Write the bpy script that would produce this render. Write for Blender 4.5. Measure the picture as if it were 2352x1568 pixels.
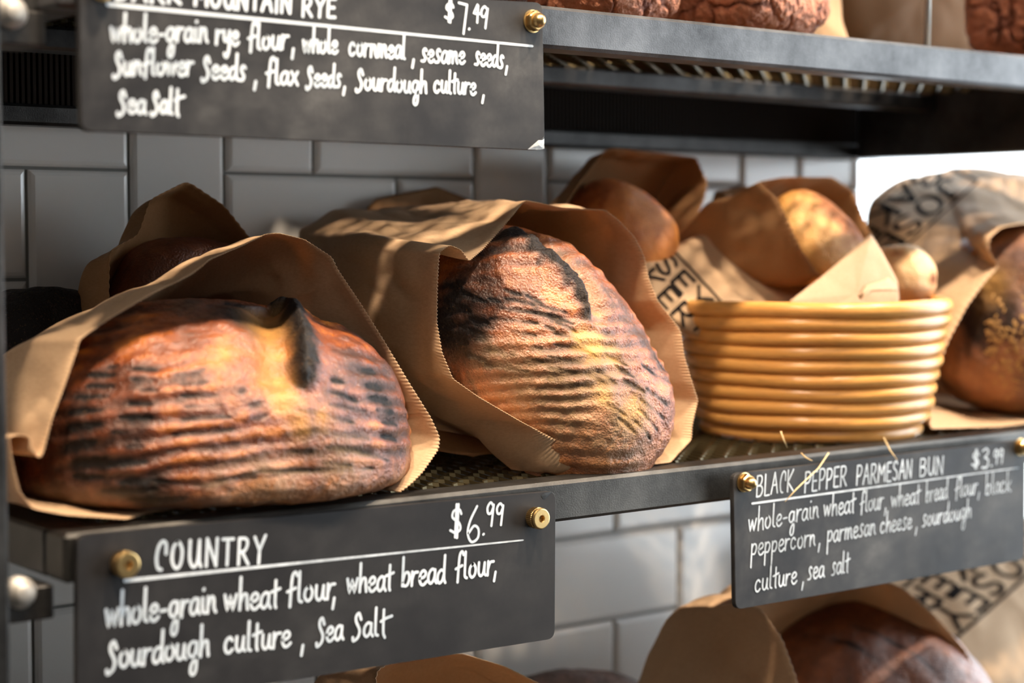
import bpy, math, random
import numpy as np
from mathutils import Vector, Matrix
from mathutils.bvhtree import BVHTree

for o in list(bpy.data.objects):
    bpy.data.objects.remove(o)
SC = bpy.context.scene
COL = SC.collection
R = math.radians

# ------------------------------------------------------------------ camera
F = 4100.0                      # focal length in photo pixels (2352 wide)
PSI = R(38.0)                   # turned right from the shelf normal
TH = math.atan(234 / F)         # looking slightly down
CAM = np.array([0.0, -0.874, 1.35])
RIGHT = np.array([math.cos(PSI), -math.sin(PSI), 0])
FWD = np.array([math.sin(PSI) * math.cos(TH), math.cos(PSI) * math.cos(TH), -math.sin(TH)])
UP = np.array([math.sin(PSI) * math.sin(TH), math.cos(PSI) * math.sin(TH), math.cos(TH)])
cd = bpy.data.cameras.new('camera')
cd.sensor_width = 36.0
cd.sensor_fit = 'HORIZONTAL'
cd.lens = 36.0 * F / 2352.0
cd.clip_start = 0.02
cd.dof.use_dof = True
cd.dof.focus_distance = 1.15
cd.dof.aperture_fstop = 3.9
cam = bpy.data.objects.new('camera', cd)
COL.objects.link(cam)
M = Matrix(((RIGHT[0], UP[0], -FWD[0], CAM[0]), (RIGHT[1], UP[1], -FWD[1], CAM[1]), (RIGHT[2], UP[2], -FWD[2], CAM[2]), (0, 0, 0, 1)))
cam.matrix_world = M
SC.camera = cam

# ------------------------------------------------------------------ world, lights, exposure
SC.view_settings.view_transform = 'Standard'
SC.view_settings.look = 'None'
SC.view_settings.gamma = 1.0
SC.view_settings.use_curve_mapping = False
SC.view_settings.exposure = 0.0
w = bpy.data.worlds.new('world')
SC.world = w
w.use_nodes = True
w.node_tree.nodes['Background'].inputs[0].default_value = (1.0, 0.92, 0.83, 1)
w.node_tree.nodes['Background'].inputs[1].default_value = 0.12


def light(name, kind, loc, target, energy, color, size=0.1, size_y=None, angle=60, blend=0.5):
    d = bpy.data.lights.new(name, kind)
    d.energy = energy
    d.color = color
    if kind == 'AREA':
        d.size = size
        if size_y:
            d.shape = 'RECTANGLE'
            d.size_y = size_y
    else:
        d.shadow_soft_size = size
    if kind == 'SPOT':
        d.spot_size = R(angle)
        d.spot_blend = blend
    o = bpy.data.objects.new(name, d)
    COL.objects.link(o)
    o.location = loc
    v = Vector(target) - Vector(loc)
    o.rotation_euler = v.to_track_quat('-Z', 'Y').to_euler()
    return o


WARM = (1.0, 0.81, 0.60)
light('track_spot_near', 'SPOT', (0.62, -0.45, 2.42), (0.46, 0.06, 1.25), 92, WARM, 0.03, angle=46, blend=0.6)
light('track_spot_far', 'SPOT', (1.02, -0.47, 2.45), (0.88, 0.06, 1.25), 86, WARM, 0.03, angle=46, blend=0.6)
light('track_spot_right', 'SPOT', (1.45, -0.47, 2.45), (1.22, 0.05, 1.25), 110, WARM, 0.03, angle=46, blend=0.6)
light('track_spot_left', 'SPOT', (0.12, -0.47, 2.42), (0.52, 0.08, 1.25), 84, WARM, 0.03, angle=46, blend=0.6)
light('ceiling_lamp', 'AREA', (-0.1, -2.2, 2.9), (0.6, 0.2, 1.3), 20, (1.0, 0.93, 0.85), 1.8, 1.4)  # added fill light from the room side, not an actual fixture
light('daylight_storefront', 'AREA', (1.98, 0.05, 1.55), (0.9, 0.0, 1.3), 40, (0.74, 0.87, 1.0), 1.8, 1.6)

# ------------------------------------------------------------------ helpers
SHELF = 1.196                   # top of the middle shelf's front rail
UPPER = 1.496
LOWER = 0.896
WALL_Y = 0.29


def ray(px, py):
    return FWD + (px - 1176) / F * RIGHT - (py - 784) / F * UP


def P(px, py, Y):
    """point where the sight line through a photo pixel meets the upright plane y = Y"""
    d = ray(px, py)
    return CAM + d * ((Y - CAM[1]) / d[1])


def hash3(i, j, k, seed):
    n = (i * 374761393 + j * 668265263 + k * 2147483647 + seed * 1274126177) & 0xffffffff
    n = ((n ^ (n >> 13)) * 1274126177) & 0xffffffff
    n = (n ^ (n >> 16)) & 0xffff
    return n / 65535.0


def vnoise(p, freq, seed=0):
    q = np.asarray(p, float) * freq + 100.0
    b = np.floor(q).astype(np.int64)
    f = q - b
    f = f * f * (3 - 2 * f)
    out = 0
    for dx in (0, 1):
        for dy in (0, 1):
            for dz in (0, 1):
                wgt = (f[:, 0] if dx else 1 - f[:, 0]) * (f[:, 1] if dy else 1 - f[:, 1]) * (f[:, 2] if dz else 1 - f[:, 2])
                out = out + wgt * hash3(b[:, 0] + dx, b[:, 1] + dy, b[:, 2] + dz, seed)
    return out * 2 - 1


def fbm(p, freq, octv=3, seed=0):
    a, s = 1.0, 0
    for o in range(octv):
        s = s + a * vnoise(p, freq * 2 ** o, seed + o * 17)
        a *= 0.5
    return s


def link(name, me, parent=None, loc=None):
    o = bpy.data.objects.new(name, me)
    COL.objects.link(o)
    if loc is not None:
        o.location = loc
    if parent is not None:
        o.parent = parent
    return o


def mesh(name, verts, faces, mat=None, smooth=True, loc=(0, 0, 0), parent=None):
    """verts in world space; loc is the world origin of the new object"""
    v = np.asarray(verts, float) - np.asarray(loc, float)
    me = bpy.data.meshes.new(name)
    me.from_pydata(v.tolist(), [], [tuple(int(i) for i in f) for f in faces])
    me.update()
    if smooth:
        me.polygons.foreach_set('use_smooth', [True] * len(me.polygons))
    if mat:
        me.materials.append(mat)
    o = bpy.data.objects.new(name, me)
    COL.objects.link(o)
    if parent is not None:
        o.parent = parent
        o.location = Vector(loc) - wloc(parent)
    else:
        o.location = loc
    return o


def wloc(o):
    v = Vector((0, 0, 0))
    while o:
        v = v + o.location
        o = o.parent
    return v


def tag(o, label=None, cat=None, group=None, kind=None):
    if label:
        o['label'] = label
    if cat:
        o['category'] = cat
    if group:
        o['group'] = group
    if kind:
        o['kind'] = kind
    return o


def empty(name, loc):
    o = bpy.data.objects.new(name, None)
    o.empty_display_size = 0.02
    COL.objects.link(o)
    o.location = loc
    return o


class MB:
    def __init__(s):
        s.v, s.f = [], []

    def add(s, v, f):
        n = len(s.v)
        s.v += [tuple(x) for x in v]
        s.f += [tuple(i + n for i in q) for q in f]

    def box(s, lo, hi, bev=0.0):
        (x0, y0, z0), (x1, y1, z1) = lo, hi
        if bev <= 0:
            s.add([(x0, y0, z0), (x1, y0, z0), (x1, y1, z0), (x0, y1, z0), (x0, y0, z1), (x1, y0, z1), (x1, y1, z1), (x0, y1, z1)],
                  [(3, 2, 1, 0), (4, 5, 6, 7), (0, 1, 5, 4), (1, 2, 6, 5), (2, 3, 7, 6), (3, 0, 4, 7)])
            return
        b = bev
        vs, idx = [], {}
        for sx in (0, 1):
            for sy in (0, 1):
                for sz in (0, 1):
                    c = (x1 if sx else x0, y1 if sy else y0, z1 if sz else z0)
                    ins = (-b if sx else b, -b if sy else b, -b if sz else b)
                    for ax in range(3):
                        p = [c[k] + (ins[k] if k != ax else 0) for k in range(3)]
                        idx[(sx, sy, sz, ax)] = len(vs)
                        vs.append(tuple(p))
        fs = []
        for ax in range(3):
            a1, a2 = (ax + 1) % 3, (ax + 2) % 3
            for sd in (0, 1):
                def key(u, v, ax=ax, a1=a1, a2=a2, sd=sd):
                    k = [0, 0, 0]
                    k[ax] = sd
                    k[a1] = u
                    k[a2] = v
                    return tuple(k)
                q = [idx[key(0, 0) + (ax,)], idx[key(1, 0) + (ax,)], idx[key(1, 1) + (ax,)], idx[key(0, 1) + (ax,)]]
                fs.append(q if sd else q[::-1])
        for ax in range(3):          # edges along ax
            a1, a2 = (ax + 1) % 3, (ax + 2) % 3
            for u in (0, 1):
                for v in (0, 1):
                    k0, k1 = [0, 0, 0], [0, 0, 0]
                    k0[a1] = k1[a1] = u
                    k0[a2] = k1[a2] = v
                    k1[ax] = 1
                    q = [idx[tuple(k0) + (a1,)], idx[tuple(k1) + (a1,)], idx[tuple(k1) + (a2,)], idx[tuple(k0) + (a2,)]]
                    fs.append(q if u ^ v else q[::-1])
        for sx in (0, 1):
            for sy in (0, 1):
                for sz in (0, 1):
                    q = [idx[(sx, sy, sz, k)] for k in range(3)]
                    fs.append(q if (sx + sy + sz) % 2 else q[::-1])
        s.add(vs, fs)

    def tube(s, pts, rad, seg=8, cap=True):
        pts = [Vector(p) for p in pts]
        rads = rad if hasattr(rad, '__len__') else [rad] * len(pts)
        vs, fs = [], []
        prev = None
        for i, p in enumerate(pts):
            t = (pts[min(i + 1, len(pts) - 1)] - pts[max(i - 1, 0)]).normalized()
            if prev is None:
                a = t.orthogonal().normalized()
            else:
                a = (prev - t * prev.dot(t)).normalized()
            prev = a
            b = t.cross(a)
            for k in range(seg):
                an = 2 * math.pi * k / seg
                vs.append(p + (a * math.cos(an) + b * math.sin(an)) * rads[i])
        for i in range(len(pts) - 1):
            for k in range(seg):
                fs.append((i * seg + k, i * seg + (k + 1) % seg, (i + 1) * seg + (k + 1) % seg, (i + 1) * seg + k))
        if cap:
            fs.append(tuple(range(seg))[::-1])
            fs.append(tuple((len(pts) - 1) * seg + k for k in range(seg)))
        s.add(vs, fs)

    def lathe(s, base, axis, prof, seg=32, mod=None):
        """prof: list of (distance along axis, radius)"""
        ax = Vector(axis).normalized()
        a = ax.orthogonal().normalized()
        b = ax.cross(a)
        vs, fs = [], []
        for j, (h, r) in enumerate(prof):
            for k in range(seg):
                an = 2 * math.pi * k / seg
                rr = r * (mod(j, k, an) if mod else 1)
                vs.append(Vector(base) + ax * h + (a * math.cos(an) + b * math.sin(an)) * rr)
        for j in range(len(prof) - 1):
            for k in range(seg):
                fs.append((j * seg + k, j * seg + (k + 1) % seg, (j + 1) * seg + (k + 1) % seg, (j + 1) * seg + k))
        fs.append(tuple((len(prof) - 1) * seg + k for k in range(seg)))
        s.add(vs, fs)

    def build(s, name, mat, parent=None, loc=(0, 0, 0), smooth=False):
        return mesh(name, s.v, s.f, mat, smooth, loc, parent)


# ------------------------------------------------------------------ materials
def mat(name):
    m = bpy.data.materials.new(name)
    m.use_nodes = True
    nt = m.node_tree
    b = nt.nodes['Principled BSDF']
    return m, nt, b


def node(nt, kind, **kw):
    n = nt.nodes.new(kind)
    for k, v in kw.items():
        if k == 'ins':
            for i, x in v.items():
                n.inputs[i].default_value = x
        else:
            setattr(n, k, v)
    return n


def tex(nt, scale, detail=4, rough=0.6, stretch=None):
    tc = node(nt, 'ShaderNodeTexCoord')
    src = tc.outputs['Object']
    if stretch:
        mp = node(nt, 'ShaderNodeMapping')
        mp.inputs['Scale'].default_value = stretch
        nt.links.new(src, mp.inputs[0])
        src = mp.outputs[0]
    n = node(nt, 'ShaderNodeTexNoise')
    n.inputs['Scale'].default_value = scale
    n.inputs['Detail'].default_value = detail
    n.inputs['Roughness'].default_value = rough
    nt.links.new(src, n.inputs['Vector'])
    return n.outputs['Fac']


def ramp(nt, fac, stops, interp='LINEAR'):
    r = node(nt, 'ShaderNodeValToRGB')
    r.color_ramp.interpolation = interp
    e = r.color_ramp.elements
    while len(e) < len(stops):
        e.new(0.5)
    for i, (p, c) in enumerate(stops):
        e[i].position = p
        e[i].color = tuple(c) + (1,) if len(c) == 3 else c
    nt.links.new(fac, r.inputs[0])
    return r.outputs[0]


def gray(v):
    return (v, v, v)


def mix(nt, fac, a, b, mode='MIX'):
    n = node(nt, 'ShaderNodeMix', data_type='RGBA', blend_type=mode)
    for sock, val in ((n.inputs[0], fac), (n.inputs[6], a), (n.inputs[7], b)):
        if hasattr(val, 'links'):
            nt.links.new(val, sock)
        else:
            sock.default_value = val if not isinstance(val, tuple) else (tuple(val) + (1,))[:4]
    return n.outputs[2]


def mth(nt, op, a, b=None, clamp=False):
    n = node(nt, 'ShaderNodeMath', operation=op, use_clamp=clamp)
    for i, v in enumerate((a, b)):
        if v is None:
            continue
        if hasattr(v, 'links'):
            nt.links.new(v, n.inputs[i])
        else:
            n.inputs[i].default_value = v
    return n.outputs[0]


def bump(nt, b, h, strength, dist):
    n = node(nt, 'ShaderNodeBump')
    n.inputs['Strength'].default_value = strength
    n.inputs['Distance'].default_value = dist
    nt.links.new(h, n.inputs['Height'])
    nt.links.new(n.outputs[0], b.inputs['Normal'])
    return n


def attr(nt, name):
    a = node(nt, 'ShaderNodeAttribute', attribute_name=name)
    return a.outputs['Fac']


def m_paper(name, col, trans=0.22):
    m, nt, b = mat(name)
    n1 = tex(nt, 9, 3)
    n2 = tex(nt, 700, 2, 0.7, (1, 0.3, 1))
    c = mix(nt, n1, tuple(x * 0.90 for x in col), tuple(x * 1.08 for x in col))
    c = mix(nt, ramp(nt, n2, [(0.3, gray(0.0)), (0.75, gray(1.0))]), c, mix(nt, 1.0, c, (0.86, 0.84, 0.80), 'MULTIPLY'))
    nt.links.new(c, b.inputs['Base Color'])
    b.inputs['Roughness'].default_value = 0.72
    b.inputs['Specular IOR Level'].default_value = 0.25
    n3 = tex(nt, 60, 4)
    bump(nt, b, mix(nt, 0.3, n3, n2), 0.25, 0.001)
    tr = node(nt, 'ShaderNodeBsdfTranslucent')
    nt.links.new(mix(nt, 1.0, c, (1.0, 0.84, 0.64), 'MULTIPLY'), tr.inputs[0])
    ms = node(nt, 'ShaderNodeMixShader')
    ms.inputs[0].default_value = trans
    nt.links.new(b.outputs[0], ms.inputs[1])
    nt.links.new(tr.outputs[0], ms.inputs[2])
    nt.links.new(ms.outputs[0], nt.nodes['Material Output'].inputs[0])
    return m


def m_crust(name, stops, crumb=(0.72, 0.38, 0.10), flour=(0.42, 0.26, 0.13), rough=0.36, bscale=620, bstr=0.5, fleck=0.40, coat=0.0):
    """stops: colours from pale to burnt over the burn attribute plus noise"""
    m, nt, b = mat(name)
    n1 = tex(nt, 42, 5, 0.62)
    n2 = tex(nt, 210, 3, 0.7)
    n3 = tex(nt, 620, 3, 0.7)
    f = mth(nt, 'ADD', attr(nt, 'burn'), mth(nt, 'MULTIPLY', mth(nt, 'SUBTRACT', n1, 0.5), 0.95))
    f = mth(nt, 'ADD', f, mth(nt, 'MULTIPLY', mth(nt, 'SUBTRACT', n2, 0.5), fleck), True)
    c = ramp(nt, f, stops)
    c = mix(nt, mth(nt, 'MULTIPLY', attr(nt, 'crumb'), mth(nt, 'ADD', 0.45, n2), True), c, mix(nt, n2, tuple(x * 0.75 for x in crumb), crumb))
    c = mix(nt, mth(nt, 'MULTIPLY', attr(nt, 'flour'), mth(nt, 'MULTIPLY', n2, 1.5), True), c, flour)
    sp = ramp(nt, n3, [(0.62, gray(0)), (0.72, gray(1))])
    c = mix(nt, mth(nt, 'MULTIPLY', sp, 0.30), c, mix(nt, 0.5, c, crumb))
    nt.links.new(c, b.inputs['Base Color'])
    rr = mth(nt, 'ADD', mth(nt, 'MULTIPLY', n2, 0.28), rough - 0.14)
    rr = mth(nt, 'ADD', rr, mth(nt, 'MULTIPLY', mth(nt, 'ADD', attr(nt, 'crumb'), attr(nt, 'flour')), 0.35), True)
    rr = mth(nt, 'ADD', rr, mth(nt, 'MULTIPLY', mth(nt, 'SUBTRACT', f, 0.6, True), 0.5), True)
    nt.links.new(rr, b.inputs['Roughness'])
    nt.links.new(mth(nt, 'SUBTRACT', 0.85, mth(nt, 'MULTIPLY', mth(nt, 'SUBTRACT', f, 0.5, True), 1.3), True), b.inputs['Specular IOR Level'])
    b.inputs['Coat Weight'].default_value = coat
    b.inputs['Coat Roughness'].default_value = 0.3
    tc = node(nt, 'ShaderNodeTexCoord')
    vo = node(nt, 'ShaderNodeTexVoronoi')
    vo.inputs['Scale'].default_value = bscale
    nt.links.new(tc.outputs['Object'], vo.inputs['Vector'])
    h = mth(nt, 'ADD', mth(nt, 'MULTIPLY', vo.outputs['Distance'], 0.6), mth(nt, 'ADD', n3, mth(nt, 'MULTIPLY', n2, 1.2)))
    bump(nt, b, h, bstr, 0.0016)
    return m


def m_simple(name, col, rough=0.5, metal=0.0, nscale=0, namp=0.2, bscale=0, bstr=0.2, bdist=0.001, spec=0.5, stretch=None):
    m, nt, b = mat(name)
    b.inputs['Roughness'].default_value = rough
    b.inputs['Metallic'].default_value = metal
    b.inputs['Specular IOR Level'].default_value = spec
    b.inputs['Base Color'].default_value = tuple(col) + (1,)
    if nscale:
        n = tex(nt, nscale, 5, 0.65, stretch)
        c = mix(nt, n, tuple(x * (1 - namp) for x in col), tuple(min(1, x * (1 + namp)) for x in col))
        nt.links.new(c, b.inputs['Base Color'])
    if bscale:
        bump(nt, b, tex(nt, bscale, 4, 0.7, stretch), bstr, bdist)
    return m


def m_steel(name, col, rough):
    m, nt, b = mat(name)
    n1 = tex(nt, 14, 5, 0.7)
    n2 = tex(nt, 900, 2, 0.8)
    c = mix(nt, ramp(nt, n1, [(0.35, gray(0)), (0.7, gray(1))]), tuple(x * 0.45 for x in col), tuple(x * 1.6 for x in col))
    nt.links.new(c, b.inputs['Base Color'])
    b.inputs['Metallic'].default_value = 0.85
    rr = mth(nt, 'ADD', rough - 0.1, mth(nt, 'MULTIPLY', n1, 0.25))
    nt.links.new(rr, b.inputs['Roughness'])
    bump(nt, b, n2, 0.35, 0.0006)
    return m


def m_board(name, dust):
    m, nt, b = mat(name)
    n1 = tex(nt, 11, 5, 0.6)
    n2 = tex(nt, 45, 6, 0.75)
    n3 = tex(nt, 300, 2, 0.9)
    sm = mth(nt, 'MULTIPLY', ramp(nt, n1, [(0.42, gray(0)), (0.75, gray(1))]), ramp(nt, n2, [(0.3, gray(0.2)), (0.8, gray(1))]))
    c = mix(nt, mth(nt, 'MULTIPLY', sm, dust), (0.014, 0.013, 0.014), (0.16, 0.155, 0.15))
    sp = ramp(nt, n3, [(0.80, gray(0)), (0.84, gray(1))])
    c = mix(nt, mth(nt, 'MULTIPLY', sp, 0.4), c, (0.3, 0.29, 0.27))
    nt.links.new(c, b.inputs['Base Color'])
    nt.links.new(mth(nt, 'ADD', 0.42, mth(nt, 'MULTIPLY', n2, 0.25)), b.inputs['Roughness'])
    b.inputs['Specular IOR Level'].default_value = 0.22
    return m


def m_chalk(name, lo):
    m, nt, b = mat(name)
    n = tex(nt, 38, 4, 0.7)
    c = mix(nt, ramp(nt, n, [(0.3, gray(0)), (0.62, gray(1))]), lo, (0.68, 0.73, 0.78))
    nt.links.new(c, b.inputs['Base Color'])
    b.inputs['Roughness'].default_value = 0.8
    return m


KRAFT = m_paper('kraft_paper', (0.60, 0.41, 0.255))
KRAFT_SHADE = m_paper('kraft_paper_dark', (0.36, 0.19, 0.085))  # kraft darkened so the shade on the bags sits in the paper colour
KRAFT_P = m_paper('kraft_paper_pale', (0.62, 0.44, 0.29))
INK = m_simple('print_ink', (0.010, 0.009, 0.009), 0.95, spec=0.04)
STEEL = m_steel('raw_steel', (0.085, 0.085, 0.088), 0.42)
STEEL_D = m_steel('blackened_steel', (0.055, 0.053, 0.052), 0.42)
MESHM = m_simple('mesh_brassy_steel', (0.065, 0.050, 0.024), 0.36, 0.85, 30, 0.5)
BRASS = m_simple('brass', (0.62, 0.42, 0.18), 0.30, 1.0, 60, 0.15, 900, 0.15, 0.0004)
CHROME = m_simple('bolt_zinc', (0.42, 0.40, 0.37), 0.55, 0.6)
TILE = m_simple('glazed_tile', (0.78, 0.76, 0.735), 0.2, 0, 5, 0.06)
GROUT = m_simple('grout', (0.20, 0.20, 0.19), 0.9)
CHALK = m_chalk('chalk_marker', (0.40, 0.46, 0.52))
CHALK_W = m_chalk('chalk_marker_worn', (0.26, 0.29, 0.31))
RIM_STRAW = m_simple('straw', (0.75, 0.55, 0.28), 0.6)

# ------------------------------------------------------------------ room
def struct(o):
    o['kind'] = 'structure'
    return o


mb = MB()
mb.box((-3, -3, -0.05), (1.92, 3.6, 0))
struct(mb.build('floor', m_simple('floor_concrete', (0.16, 0.14, 0.12), 0.5, 0, 4, 0.2)))
mb = MB()
mb.box((-3, -3, 3.0), (1.92, 3.6, 3.05))
struct(mb.build('ceiling', m_simple('ceiling_paint', (0.55, 0.53, 0.50), 0.9, 0, 3, 0.05)))

# tiled wall: straight herringbone of 76 x 152 mm tiles, pillowed edges, one mesh with its grout bed
U = 0.0762
corner = P(300, 391, WALL_Y)
WX0, WX1 = -0.75, 1.34
mb = MB()
mb.box((WX0 - .01, WALL_Y + 0.004, 0.0), (WX1, WALL_Y + 0.10, 3.0))
wall_back = struct(mb.build('wall_back', GROUT, loc=(0, WALL_Y, 0)))
mb = MB()


def tile(i0, i1, r0, r1):
    g = 0.0012
    x0, x1 = corner[0] + i0 * U + g, corner[0] + i1 * U - g
    z0, z1 = corner[2] + r0 * U + g, corner[2] + r1 * U - g
    x0, x1 = max(x0, WX0), min(x1, WX1)
    if x1 - x0 < 0.006:
        return
    b, d = 0.004, 0.003
    y0 = WALL_Y
    mb.add([(x0, y0 + 0.006, z0), (x1, y0 + 0.006, z0), (x1, y0 + 0.006, z1), (x0, y0 + 0.006, z1),
            (x0, y0 + d, z0), (x1, y0 + d, z0), (x1, y0 + d, z1), (x0, y0 + d, z1),
            (x0 + b * .4, y0 + d * .35, z0 + b * .4), (x1 - b * .4, y0 + d * .35, z0 + b * .4), (x1 - b * .4, y0 + d * .35, z1 - b * .4), (x0 + b * .4, y0 + d * .35, z1 - b * .4),
            (x0 + b, y0, z0 + b), (x1 - b, y0, z0 + b), (x1 - b, y0, z1 - b), (x0 + b, y0, z1 - b)],
           [(0, 1, 5, 4), (1, 2, 6, 5), (2, 3, 7, 6), (3, 0, 4, 7), (4, 5, 9, 8), (5, 6, 10, 9), (6, 7, 11, 10), (7, 4, 8, 11),
            (8, 9, 13, 12), (9, 10, 14, 13), (10, 11, 15, 14), (11, 8, 12, 15), (12, 13, 14, 15)])


for r in range(-14, 14):
    for i in range(-16, 24):
        if (i - r) % 4 == 0:
            tile(i, i + 1, r - 1, r + 1)
        elif (i - r) % 4 == 2:
            tile(i, i + 2, r, r + 1)
t = mb.build('wall_tiles', TILE, wall_back, loc=(0, WALL_Y, 0))
# right wall with its large shop window
WRX = 1.82
mb = MB()
mb.box((WRX, -3, 0), (WRX + .1, 3.6, 0.75))
mb.box((WRX, -3, 2.75), (WRX + .1, 3.6, 3.0))
mb.box((WRX, 3.4, 0.75), (WRX + .1, 3.6, 2.75))
mb.box((WRX, -3, 0.75), (WRX + .1, -1.75, 2.75))
struct(mb.build('wall_right', m_simple('wall_paint', (0.6, 0.6, 0.58), 0.8)))
mb = MB()
for y in (-1.75, 3.35):
    mb.box((WRX + .01, y, 0.75), (WRX + .08, y + 0.05, 2.75), 0.004)
for z in (0.75, 2.70):
    mb.box((WRX + .01, -1.75, z), (WRX + .08, 3.4, z + 0.05), 0.004)
win = struct(mb.build('window_1', m_simple('window_frame_paint', (0.03, 0.03, 0.03), 0.5)))
gm, gnt, gb = mat('clear_pane')
trn = node(gnt, 'ShaderNodeBsdfTransparent')
gls = node(gnt, 'ShaderNodeBsdfGlossy')
gls.inputs['Roughness'].default_value = 0.02
gmx = node(gnt, 'ShaderNodeMixShader')
gmx.inputs[0].default_value = 0.06
gnt.links.new(trn.outputs[0], gmx.inputs[1])
gnt.links.new(gls.outputs[0], gmx.inputs[2])
gnt.links.new(gmx.outputs[0], gnt.nodes['Material Output'].inputs[0])
mb = MB()
mb.box((WRX + .040, -1.72, 0.79), (WRX + .046, 3.37, 2.71))
mb.build('pane', gm, win)
sm_, snt, sb_ = mat('overcast_sky')
sb_.inputs['Base Color'].default_value = (0, 0, 0, 1)
sb_.inputs['Emission Color'].default_value = (0.90, 0.97, 1.0, 1)
sb_.inputs['Emission Strength'].default_value = 5.0
mb = MB()
mb.box((4.2, -4, 0.0), (4.25, 6.5, 5.5))
struct(mb.build('sky_outside', sm_))

GUARD = m_simple('guard_mesh_dark', (0.016, 0.011, 0.008), 0.7, spec=0.08)
# ------------------------------------------------------------------ steel rack
RX0 = P(147, 1222, 0.0)[0]      # left end of the shelves
RX1 = 1.72
rack = empty('steel_rack', (RX0, 0, 0))
tag(rack, 'dark steel bakery rack with expanded metal shelves in front of the tiled wall', 'shelving rack')
# posts
PX = P(23, 1300, 0.0)[0] - 0.03
for x, y in ((PX, 0.0), (PX, 0.245), (RX1 + 0.03, 0.0), (RX1 + 0.03, 0.245)):
    mb = MB()
    mb.box((x, y, 0.0), (x + 0.03, y + 0.03, 2.35), 0.002)
    mb.build('post', STEEL_D, rack, loc=(x, y, 0))
p = P(2245, 362, 0.275)
mb = MB()
mb.box((p[0] - 0.017, 0.272, LOWER - 0.03), (p[0] + 0.017, 0.300, UPPER - 0.072), 0.002)
mb.build('post', STEEL_D, rack, loc=(p[0], 0.286, LOWER))
# expanded metal deck, shared by the three shelves
mb = MB()
pitch, rowh = 0.024, 0.0105
nx = int((RX1 - RX0 - 0.01) / (pitch / 6))
for k in range(int(0.238 / rowh)):
    y0 = 0.026 + (k + 0.5) * rowh
    sgn = 1 if k % 2 else -1
    vs, fs = [], []
    for i in range(nx + 1):
        x = RX0 + 0.005 + i * pitch / 6
        ph = (i % 6) / 6.0
        tri = [-1, -0.85, 0.0, 0.0 + 0.85, 1, 0.0][i % 6] if False else math.cos(2 * math.pi * ph)
        tri = max(-0.8, min(0.8, tri * 1.15)) / 0.8
        y = y0 + sgn * tri * rowh * 0.46
        z = SHELF - 0.0025 + sgn * tri * 0.0012
        vs += [(x, y - 0.0012, z - 0.0014), (x, y - 0.0004, z + 0.0010), (x, y + 0.0012, z + 0.0014), (x, y + 0.0004, z - 0.0010)]
        if i:
            b0 = (i - 1) * 4
            for e in range(4):
                fs.append((b0 + e, b0 + (e + 1) % 4, b0 + 4 + (e + 1) % 4, b0 + 4 + e))
    mb.add(vs, fs)
deck0 = None
for z, st in ((SHELF, STEEL_D), (UPPER, STEEL), (LOWER, STEEL_D)):
    m1 = MB()
    m1.box((RX0, 0, z - 0.0262), (RX1, 0.0254, z), 0.0022)
    fr = m1.build('front_rail', st if z != SHELF else m_steel('worn_steel', (0.055, 0.052, 0.048), 0.42), rack, loc=(RX0, 0, z))
    m2 = MB()
    if z == UPPER:
        m2.box((RX0, 0.262, z - 0.070), (1.335, 0.283, z - 0.056), 0.002)
        m7 = MB()
        gx, gn = RX0, int((1.335 - RX0) / 0.004)
        for q in range(gn):
            xg = RX0 + q * 0.004
            m7.box((xg, 0.266, z - 0.0558), (xg + 0.0022, 0.2705 + 0.002 * (q % 2), z - 0.001))
        m7.box((RX0, 0.274, z - 0.0558), (1.335, 0.279, z - 0.001))
        m7.build('back_guard', GUARD, rack, loc=(RX0, 0.27, z))
    else:
        m2.box((RX0, 0.262, z - 0.026), (RX1, 0.283, z), 0.002)
    m2.build('back_rail', STEEL_D, rack, loc=(RX0, 0.262, z))
    m3 = MB()
    if z == UPPER:
        m3.box((RX0 + 0.026, 0.168, z - 0.0300), (RX1, 0.193, z - 0.0155), 0.002)
    else:
        m3.box((RX0 + 0.026, 0.168, z - 0.0300), (RX1, 0.193, z - 0.0055), 0.002)
    m3.build('middle_rail', STEEL_D, rack, loc=(RX0, 0.168, z))
    for xs in ((RX0, 1.30) if z == UPPER else (RX0, RX1 - 0.026)):
        m4 = MB()
        zb = z - (0.070 if xs == 1.30 else 0.0262)
        m4.box((xs, 0.0256, zb), (xs + 0.0254, 0.2618, z - 0.0002), 0.002)
        m4.build('side_rail', STEEL_D, rack, loc=(xs, 0.02, z))
    # bracket and bolt at the left post
    m5 = MB()
    m5.box((PX + 0.0303, 0.012, z - 0.046), (RX0 - 0.0005, 0.045, z - 0.028), 0.001)
    m5.build('bracket', STEEL_D, rack, loc=(RX0 - 0.04, 0.02, z))
    m6 = MB()
    c = Vector((PX + 0.040, 0.004, z - 0.030))
    m6.lathe(c + Vector((0, 0.012, 0)), (0, -1, 0), [(0, 0.0085), (0.006, 0.0085), (0.0065, 0.0065), (0.0105, 0.0058), (0.012, 0.003)], 20)
    m6.build('bolt', CHROME, rack, loc=c, smooth=True)
    if deck0 is None:
        deck0 = mb.build('mesh_deck', MESHM, rack, loc=(RX0, 0.03, SHELF))
    else:
        d2 = deck0.copy()
        COL.objects.link(d2)
        d2.location.z = z - (0.0115 if z == UPPER else 0)
# unseen solid top shelf, added above the frame to block lamp light
TOPZ = 1.805
m1 = MB()
m1.box((RX0, 0, TOPZ - 0.0262), (RX1, 0.0254, TOPZ), 0.0022)
m1.build('front_rail', STEEL, rack, loc=(RX0, 0, TOPZ))
m1 = MB()
m1.box((RX0, 0.0258, TOPZ - 0.008), (RX1, 0.283, TOPZ - 0.004), 0.0005)
m1.build('shelf_plate', STEEL_D, rack, loc=(RX0, 0.03, TOPZ))

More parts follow.
